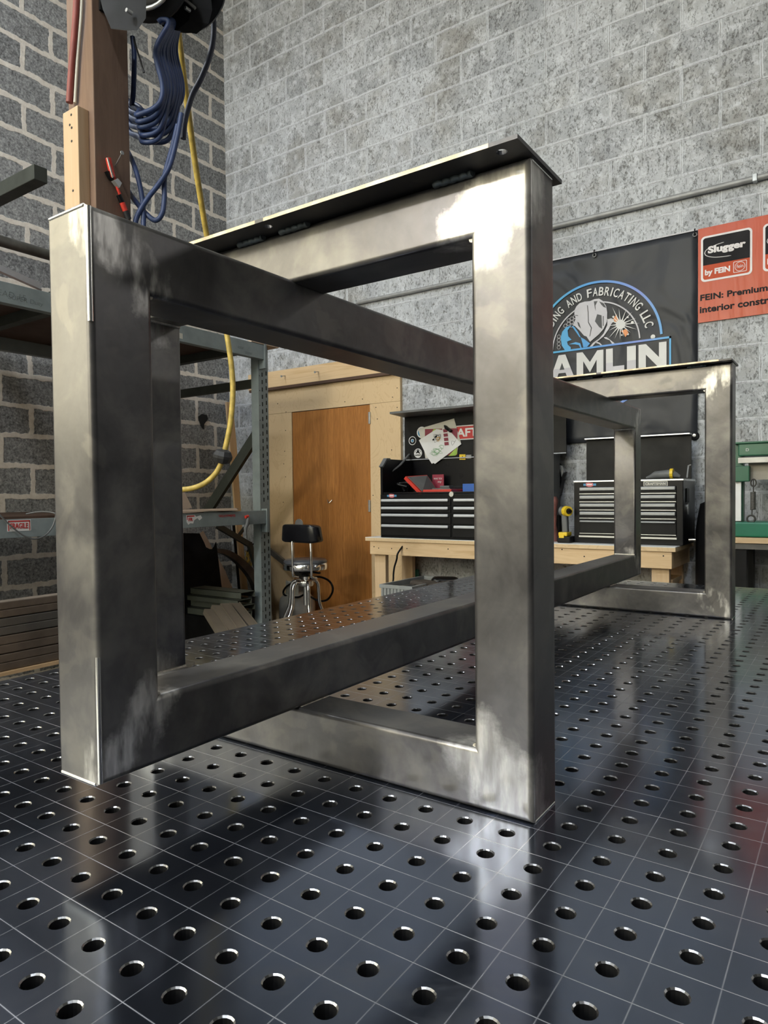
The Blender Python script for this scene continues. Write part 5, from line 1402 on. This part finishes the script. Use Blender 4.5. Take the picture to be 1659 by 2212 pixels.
# ================================================================== BANNERS
M_ban = NT('dark_vinyl')
M_ban.set('Base Color', M_ban.ramp(M_ban.noise(3, detail=3), [(.3, (.026, .028, .035)), (.7, (.038, .041, .050))])); M_ban.set('Roughness', .45); M_ban.b.inputs['Specular IOR Level'].default_value = .3
_w = M_ban.new('ShaderNodeTexNoise'); M_ban.link(M_ban.mapp(scale=(2.6, 1, 1.7), rot=(0, .5, 0)), _w.inputs['Vector']); _w.inputs['Scale'].default_value = 1.4; _w.inputs['Detail'].default_value = 2; _w.inputs['Distortion'].default_value = .8
M_ban.bump(_w.outputs['Fac'], .9, .05); M_ban = M_ban.m
BNY = YW-.016
XC, ZC, RO, RI = -1.057, 1.262, .400, .274
hx1, hx0 = -.470, 2*XC+.470
hz1, hz0 = 1.846, .672
bn = thing('dark_banner', (XC, BNY, hz0), 'large dark vinyl banner with a blue round welder logo above the right tool chest', 'banner')
NXb, NZb = 30, 30
bm = bmesh.new(); G = []
for j in range(NZb+1):
    row = []
    for i in range(NXb+1):
        x = hx0+(hx1-hx0)*i/NXb; z = hz0+(hz1-hz0)*j/NZb
        low = max(0, (.98-z))/.3
        w = .006*math.sin(9*x+5*z)*min(1, low) + .004*math.sin(23*x-11*z)*min(1, low)
        row.append(bm.verts.new((x, BNY+.004-abs(w), z)))
    G.append(row)
for j in range(NZb):
    for i in range(NXb): bm.faces.new((G[j][i], G[j][i+1], G[j+1][i+1], G[j+1][i]))
b_ = MB(); b_.bm.free(); b_.bm = bm
o = b_.build('banner_sheet', M_ban, bn, smooth=80)
o.modifiers.new('sol', 'SOLIDIFY').thickness = .0012
M_lbl = NT('blue_gradient_print'); s_ = M_lbl.sep(); 
g_ = M_lbl.math('MULTIPLY', M_lbl.math('ADD', s_[0], 1.5), 1.05); M_lbl.set('Base Color', M_lbl.ramp(g_, [(.10, (.10, .50, .80)), (.45, (.08, .33, .75)), (.75, (.22, .30, .72)), (.95, (.10, .45, .80))])); M_lbl = M_lbl.m
yb = BNY-.0025
pr = [ringseg((XC, ZC), RO-.014, RO, 3, 177, yb, M_lbl, 60), ringseg((XC, ZC), RI-.008, RI, 3, 177, yb, M_silverp, 48), ringseg((XC, ZC), RO-.014, RO, 213, 327, yb, M_lbl, 36)]
def wbox(x0, x1, z0, z1, m): return MB().box((x0, yb-.0012, z0), (x1, yb, z1)).build('f', m)
bxr, bxl = -.611, 2*XC+.611
pr += [wbox(bxl, bxr, 1.252, 1.264, M_lbl), wbox(bxr-.010, bxr, 1.045, 1.264, M_lbl), wbox(bxl, bxl+.010, 1.045, 1.264, M_lbl), wbox(bxl, bxr, 1.045, 1.055, M_lbl)]
# curved lettering, one letter at a time
S_ = 'WELDING AND FABRICATING LLC'
wts = {'I': .55, ' ': .75, 'W': 1.3, 'L': .9}
tot = sum(wts.get(c, 1) for c in S_); acc = 0
for c in S_:
    w = wts.get(c, 1); am = 170-(acc+w/2)/tot*158; acc += w
    if c == ' ': continue
    a = math.radians(am); R_ = .308
    hw = (.016 if c == 'I' else .030 if c != 'W' else .042)
    M5 = Matrix.Translation((XC+R_*math.cos(a), yb-.0006, ZC+R_*math.sin(a)))@Matrix.Rotation(-(a-PI/2), 4, 'Y')@Matrix(((1, 0, 0, -(hw if c != 'I' else .008)/2), (0, 0, -1, 0), (0, 1, 0, 0), (0, 0, 0, 1)))
    pr.append(text(c, .06, M5, M_paper, 't', fit=(hw if c != 'I' else .008, .052), off=.0008))
c_ = (XC+.345, ZC+.012)
for sgn in (1, -1): pr.append(MB().prism([(XC+sgn*.345+.013*math.cos(2*PI*k/20), yb, ZC+.012+.013*math.sin(2*PI*k/20)) for k in range(20)], (0, -.0012, 0)).build('f', M_paper))
# big name, drawn as block letters with a silver lower half
LW = {'H': .118, 'A': .158, 'M': .168, 'L': .110, 'I': .052, 'N': .158}
z0_, z1_ = 1.088, 1.236
def letter(c, x, w):
    h = z1_-z0_; t = .042
    if c == 'H': P_ = [[(0, 0), (t, 0), (t, h*.38), (w-t, h*.38), (w-t, 0), (w, 0), (w, h), (w-t, h), (w-t, h*.62), (t, h*.62), (t, h), (0, h)]]
    elif c == 'A': P_ = [[(0, 0), (t*1.05, 0), (t*1.05+.012, h*.22), (w-t*1.05-.012, h*.22), (w-t*1.05, 0), (w, 0), (w*.64, h), (w*.36, h)]]
    elif c == 'M': P_ = [[(0, 0), (t, 0), (t, h*.62), (w*.5, h*.12), (w-t, h*.62), (w-t, 0), (w, 0), (w, h), (w-t*.9, h), (w*.5, h*.55), (t*.9, h), (0, h)]]
    elif c == 'L': P_ = [[(0, 0), (w, 0), (w, h*.26), (t, h*.26), (t, h), (0, h)]]
    elif c == 'I': P_ = [[(0, 0), (w, 0), (w, h), (0, h)]]
    else: P_ = [[(0, 0), (t, 0), (t, h*.58), (w-t*1.0, 0), (w, 0), (w, h), (w-t, h), (w-t, h*.42), (t*1.0, h), (0, h)]]
    out = []
    for p in P_:
        for (m, lo_, hi_, dy) in ((M_paper, 0, h, 0),):
            b = MB().prism([(x+a_, yb, z0_+b__) for a_, b__ in p], (0, -.0012, 0)); out.append(b)
    b = out[0]
    # cut at 45 % height so the lower part takes the greyer print
    bmesh.ops.bisect_plane(b.bm, geom=b.bm.verts[:]+b.bm.edges[:]+b.bm.faces[:], plane_co=(0, 0, z0_+h*.42), plane_no=(0, 0, 1))
    o = b.build('f', M_paper); o.data.materials.append(M_silverp)
    for f in o.data.polygons:
        if f.center.z < z0_+h*.42: f.material_index = 1
    res = [o]
    if c == 'A': res.append(MB().prism([(x+w*.5-.016, yb-.0013, z0_+h*.36), (x+w*.5+.016, yb-.0013, z0_+h*.36), (x+w*.5, yb-.0013, z0_+h*.66)], (0, -.0006, 0)).build('f', M_bandark))
    return res
def join_multi(name, objs, parent):
    bm = bmesh.new(); mats = []
    for o in objs:
        tmp = o.data.copy(); tmp.transform(Matrix.Translation(world_loc(o))); k = len(bm.faces)
        ms = list(o.data.materials); bm.from_mesh(tmp); bm.faces.ensure_lookup_table()
        for m in ms:
            if m not in mats: mats.append(m)
        for f in bm.faces[k:]: f.material_index = mats.index(ms[min(f.material_index, len(ms)-1)])
        bpy.data.meshes.remove(tmp); bpy.data.objects.remove(o)
    me = bpy.data.meshes.new(name); bm.to_mesh(me); bm.free()
    for m in mats: me.materials.append(m)
    o = bpy.data.objects.new(name, me); COL.objects.link(o); par(o, parent); return o
x = -1.478; big = []
gap = ((-.636+1.478)-sum(LW[c] for c in 'HAMLIN'))/5
for c in 'HAMLIN': big += letter(c, x, LW[c]); x += LW[c]+gap
join_multi('name_lettering', big, bn)
join_into('round_border_and_lettering', pr, bn)
# welder emblem traced at its real place on the banner
def E_(poly, m, dy=0.): return MB().prism([P(1190+x/6.1444, 590+y/6.1444, 1, yb-dy) for x, y in poly], (0, -.0008, 0)).build('f', m)
em = []
em.append(E_([(315, 490), (340, 440), (380, 400), (450, 378), (520, 372), (580, 345), (640, 338), (690, 370), (735, 440), (748, 520), (745, 640), (700, 740), (640, 810), (520, 912), (440, 790), (400, 740), (365, 640), (330, 600), (312, 540)], M_silverp))
em.append(E_([(330, 600), (365, 625), (380, 700), (440, 760), (470, 840), (440, 830), (380, 760), (300, 685)], M_silverp, .001))
em.append(E_([(570, 375), (620, 370), (590, 430), (595, 500), (585, 470)], M_bandark, .0012)); em.append(E_([(640, 375), (700, 400), (735, 460), (700, 450), (670, 420)], M_bandark, .0012))
em.append(E_([(480, 425), (490, 430), (500, 520), (503, 650), (545, 725), (520, 840), (512, 840), (532, 728), (493, 655), (490, 525)], M_bandark, .0012))
em.append(E_([(615, 545), (672, 560), (680, 740), (640, 715), (585, 640)], M_bandark, .0012)); em.append(E_([(690, 570), (700, 570), (700, 700), (690, 700)], M_bandark, .0012))
em.append(E_([(325, 555), (360, 560), (360, 568), (325, 563)], M_bandark, .0012)); em.append(E_([(350, 645), (375, 660), (400, 740), (365, 700)], M_bandark, .0022))
em.append(E_([(130, 860), (150, 780), (200, 720), (270, 695), (222, 760), (232, 840), (275, 885), (215, 910), (225, 950), (265, 985), (262, 1020), (185, 1022), (145, 960)], M_lbl)); em.append(E_([(270, 695), (310, 712), (360, 780), (395, 850), (380, 850), (340, 790), (300, 735)], M_lbl))
em.append(E_([(395, 850), (450, 880), (520, 935), (480, 980), (430, 985), (420, 930)], M_lbl)); em.append(E_([(240, 945), (330, 915), (390, 930), (412, 1000), (395, 1002), (372, 955), (320, 945)], M_lbl))
em.append(E_([(510, 985), (560, 925), (640, 870), (700, 800), (750, 690), (750, 615), (800, 600), (850, 620), (800, 680), (770, 740), (700, 840), (600, 920), (545, 980)], M_silverp)); em.append(E_([(600, 905), (650, 925), (690, 965), (670, 968), (640, 940), (590, 925)], M_silverp)); em.append(E_([(700, 850), (740, 850), (845, 930), (820, 950), (780, 890), (720, 870)], M_silverp))
sc2 = (925, 680)
rr = random.Random(8)
for k in range(16):
    a = k*2*PI/16+rr.uniform(-.12, .12); L_ = rr.uniform(150, 260); wd2 = .12
    em.append(E_([(sc2[0]+38*math.cos(a-wd2*2), sc2[1]+38*math.sin(a-wd2*2)), (sc2[0]+L_*math.cos(a), sc2[1]+L_*math.sin(a)), (sc2[0]+38*math.cos(a+wd2*2), sc2[1]+38*math.sin(a+wd2*2))], M_paper, .001))
em.append(E_([(sc2[0]+62*math.cos(t*PI/10), sc2[1]+62*math.sin(t*PI/10)) for t in range(20)], M_paper, .0015))
em.append(E_([(830, 610), (870, 545), (885, 590), (910, 640), (850, 650)], M_orangep, .0005)); em.append(E_([(930, 770), (1000, 740), (1030, 790), (990, 850), (965, 800)], M_orangep, .0005))
for (x, y, r) in ((830, 580, 14), (1020, 585, 14), (1082, 655, 20), (1022, 810, 15), (942, 822, 11)): em.append(E_([(x+r*math.cos(t*PI/6), y+r*math.sin(t*PI/6)) for t in range(12)], M_paper))
# honeycomb
hc = MB()
for i in range(9):
    for j in range(11):
        x = 62+i*43; y = 1010-j*48+(24 if i % 2 else 0)
        d_ = math.hypot(x-640, y-870)
        w = P(1190+x/6.1444, 590+y/6.1444, 1, yb)
        inr = (w.x-XC)**2+(w.z-ZC)**2 < (RI-.025)**2 and w.z > ZC+.01
        if not inr or x > 330 or (x > 120 and y > 720 and y < 1025 and x < 330 and not (x < 190 and y < 760)): continue
        c3 = w; pts = [Vector((c3.x+.0115*math.cos(k*PI/3), yb, c3.z+.0115*math.sin(k*PI/3))) for k in range(6)]
        for k in range(6): hc.bar(pts[k], pts[(k+1) % 6], .0008, .0022, up=(0, 0, 1))
em.append(hc.build('f', M_silverp))
join_into('welder_emblem', em, bn)
for (x, y) in ((1284, 552), (1501, 507)):
    gm_ = MB(); hk_ = MB(); p = P(x, y, 1, BNY-.006); gm_.tube([p+Vector((.010*math.cos(2*PI*k/14), 0, .010*math.sin(2*PI*k/14))) for k in range(14)], .0035, 6, closed=True)
    hk_.tube([p+Vector((0, .012, .035)), p+Vector((0, -.008, .03)), p+Vector((0, -.008, .004)), p+Vector((0, .004, -.002))], .003, 6); gm_.build('grommet', M_silver, bn, smooth=60); hk_.build('hook', M_black, bn, smooth=60)
for x in (2*XC+1.058, hx0+.03): 
    gm_ = MB(); hk_ = MB(); p = Vector((x, BNY-.006, hz1-.025)); gm_.tube([p+Vector((.010*math.cos(2*PI*k/14), 0, .010*math.sin(2*PI*k/14))) for k in range(14)], .0035, 6, closed=True)
    hk_.tube([p+Vector((0, .012, .035)), p+Vector((0, -.008, .03)), p+Vector((0, -.008, .004)), p+Vector((0, .004, -.002))], .003, 6); gm_.build('grommet', M_silver, bn, smooth=60); hk_.build('hook', M_black, bn, smooth=60)
MB().box((hx0, BNY-.003, hz1-.004), (hx1, BNY+.002, hz1+.004)).build('white_hem', M_silverp, bn)

# orange banner
OY = YW-.010
ox0 = P(1508, 600, 1, OY).x; oz1 = P(1508, 497, 1, OY).z+.004; oz0 = P(1508, 698, 1, OY).z
ox1 = ox0+1.9
ob = thing('orange_banner', (ox0+.9, OY, oz0), 'glossy orange vinyl banner with white framed logos and black text, right of the dark banner', 'banner')
q = NT('orange_vinyl'); q.set('Base Color', (.52, .070, .020, 1)); q.set('Roughness', .30); q.b.inputs['Specular IOR Level'].default_value = .3
wv = q.new('ShaderNodeTexNoise'); q.link(q.mapp(scale=(9, 1, 1.6)), wv.inputs['Vector']); wv.inputs['Scale'].default_value = 1.6; wv.inputs['Detail'].default_value = 3
q.bump(wv.outputs['Fac'], .35, .02); M_or = q.m
MB().box((ox0, OY-.001, oz0), (ox1, OY+.002, oz1)).build('banner_sheet', M_or, ob)
yo = OY-.003
def OP(x, y): return P(1490+x/8.846, 450+y/8.846, 1, yo)
def rrect(x0, x1, z0, z1, r, m, dy=0., n=6):
    pts = []
    for cx_, cz_, a0 in ((x1-r, z1-r, 0), (x0+r, z1-r, 90), (x0+r, z0+r, 180), (x1-r, z0+r, 270)):
        for k in range(n+1):
            a = math.radians(a0+90*k/n); pts.append((cx_+r*math.cos(a), yo-dy, cz_+r*math.sin(a)))
    return MB().prism(pts, (0, -.0006, 0)).build('f', m)
A_ = OP(215, 560); B2_ = OP(1195, 380); C2_ = OP(215, 1410)
fx0, fx1 = A_.x, B2_.x; fz1 = OP(700, 455).z; fz0 = OP(240, 1415).z
def logo(dx):
    x0, x1 = fx0+dx, fx1+dx; W_b = x1-x0; Hb = fz1-fz0; o = []
    o.append(rrect(x0, x1, fz0, fz1, .022, M_whitep)); o.append(rrect(x0+.011, x1-.011, fz0+.011, fz1-.011, .014, M_or2, .0008))
    zs1 = fz0+Hb*.36
    o.append(MB().box((x0+.011, yo-.0024, zs1), (x1-.011, yo-.0014, fz1-.020)).build('f', M_vblack)); o.append(rrect(x0+.011, x1-.011, zs1+.03, fz1-.011, .014, M_vblack, .0016))
    o.append(text('Slugger', .06, wallM(x0+W_b*.14, yo-.0034, zs1+Hb*.20), M_whitep, 't', fit=(W_b*.74, Hb*.20), off=.0028))
    for s2, yy in ((1, zs1+Hb*.40), (-1, zs1+Hb*.14)):
        pts = [(x0+W_b*.075, zs1+Hb*.27), (x0+W_b*.12, zs1+Hb*(.27+s2*.07)), (x0+W_b*.30, zs1+Hb*(.27+s2*.135)), (x0+W_b*(.46 if s2 > 0 else .6), zs1+Hb*(.27+s2*.16))]
        o.append(MB().tube(catmull([(a, yo-.003, b) for a, b in pts], 5), [.0022]*15+[.0006], 5).build('f', M_whitep))
    o.append(text('by FEIN', .05, wallM(x0+W_b*.08, yo-.0024, fz0+Hb*.10), M_whitep, 't', fit=(W_b*.50, Hb*.16), off=.0022))
    ix0, ix1, iz0, iz1 = x0+W_b*.64, x1-W_b*.10, fz0+Hb*.085, zs1-Hb*.035
    o.append(rrect(ix0, ix1, iz0, iz1, .006, M_whitep, .0014)); o.append(rrect(ix0+.003, ix1-.003, iz0+.003, iz1-.003, .005, M_or2, .0021))
    cc = ((ix0+ix1)/2, (iz0+iz1)/2); rr_ = (iz1-iz0)*.42
    o.append(ringseg(cc, rr_-.0025, rr_, 0, 360, yo-.0028, M_whitep, 30)); o.append(text('fein', .03, wallM(cc[0]-rr_*.65, yo-.0034, cc[1]-rr_*.3), M_whitep, 't', fit=(rr_*1.3, rr_*.75)))
    join_into('logo_panel', o, ob)
logo(0); lp = (OP(1400, 700).x-fx0); logo(lp); logo(2*lp)
l1 = OP(200, 1810); l2 = OP(190, 2010); hh1 = OP(205, 1680).z-l1.z; hh2 = OP(200, 1890).z-l2.z
w1 = OP(1495, 1600).x-l1.x
join_into('black_lettering', [text('FEIN: Premium power tools for', .06, wallM(l1.x, yo, l1.z), M_vblack, 't', fit=(w1*28/13.0*.98, hh1*1.2), off=.0018, ext=.0002)], ob)
join_into('black_lettering', [text('interior construction and metal', .06, wallM(l2.x, yo, l2.z), M_vblack, 't', fit=(w1*31/13.3*.93, hh2*1.1), off=.0018, ext=.0002)], ob)
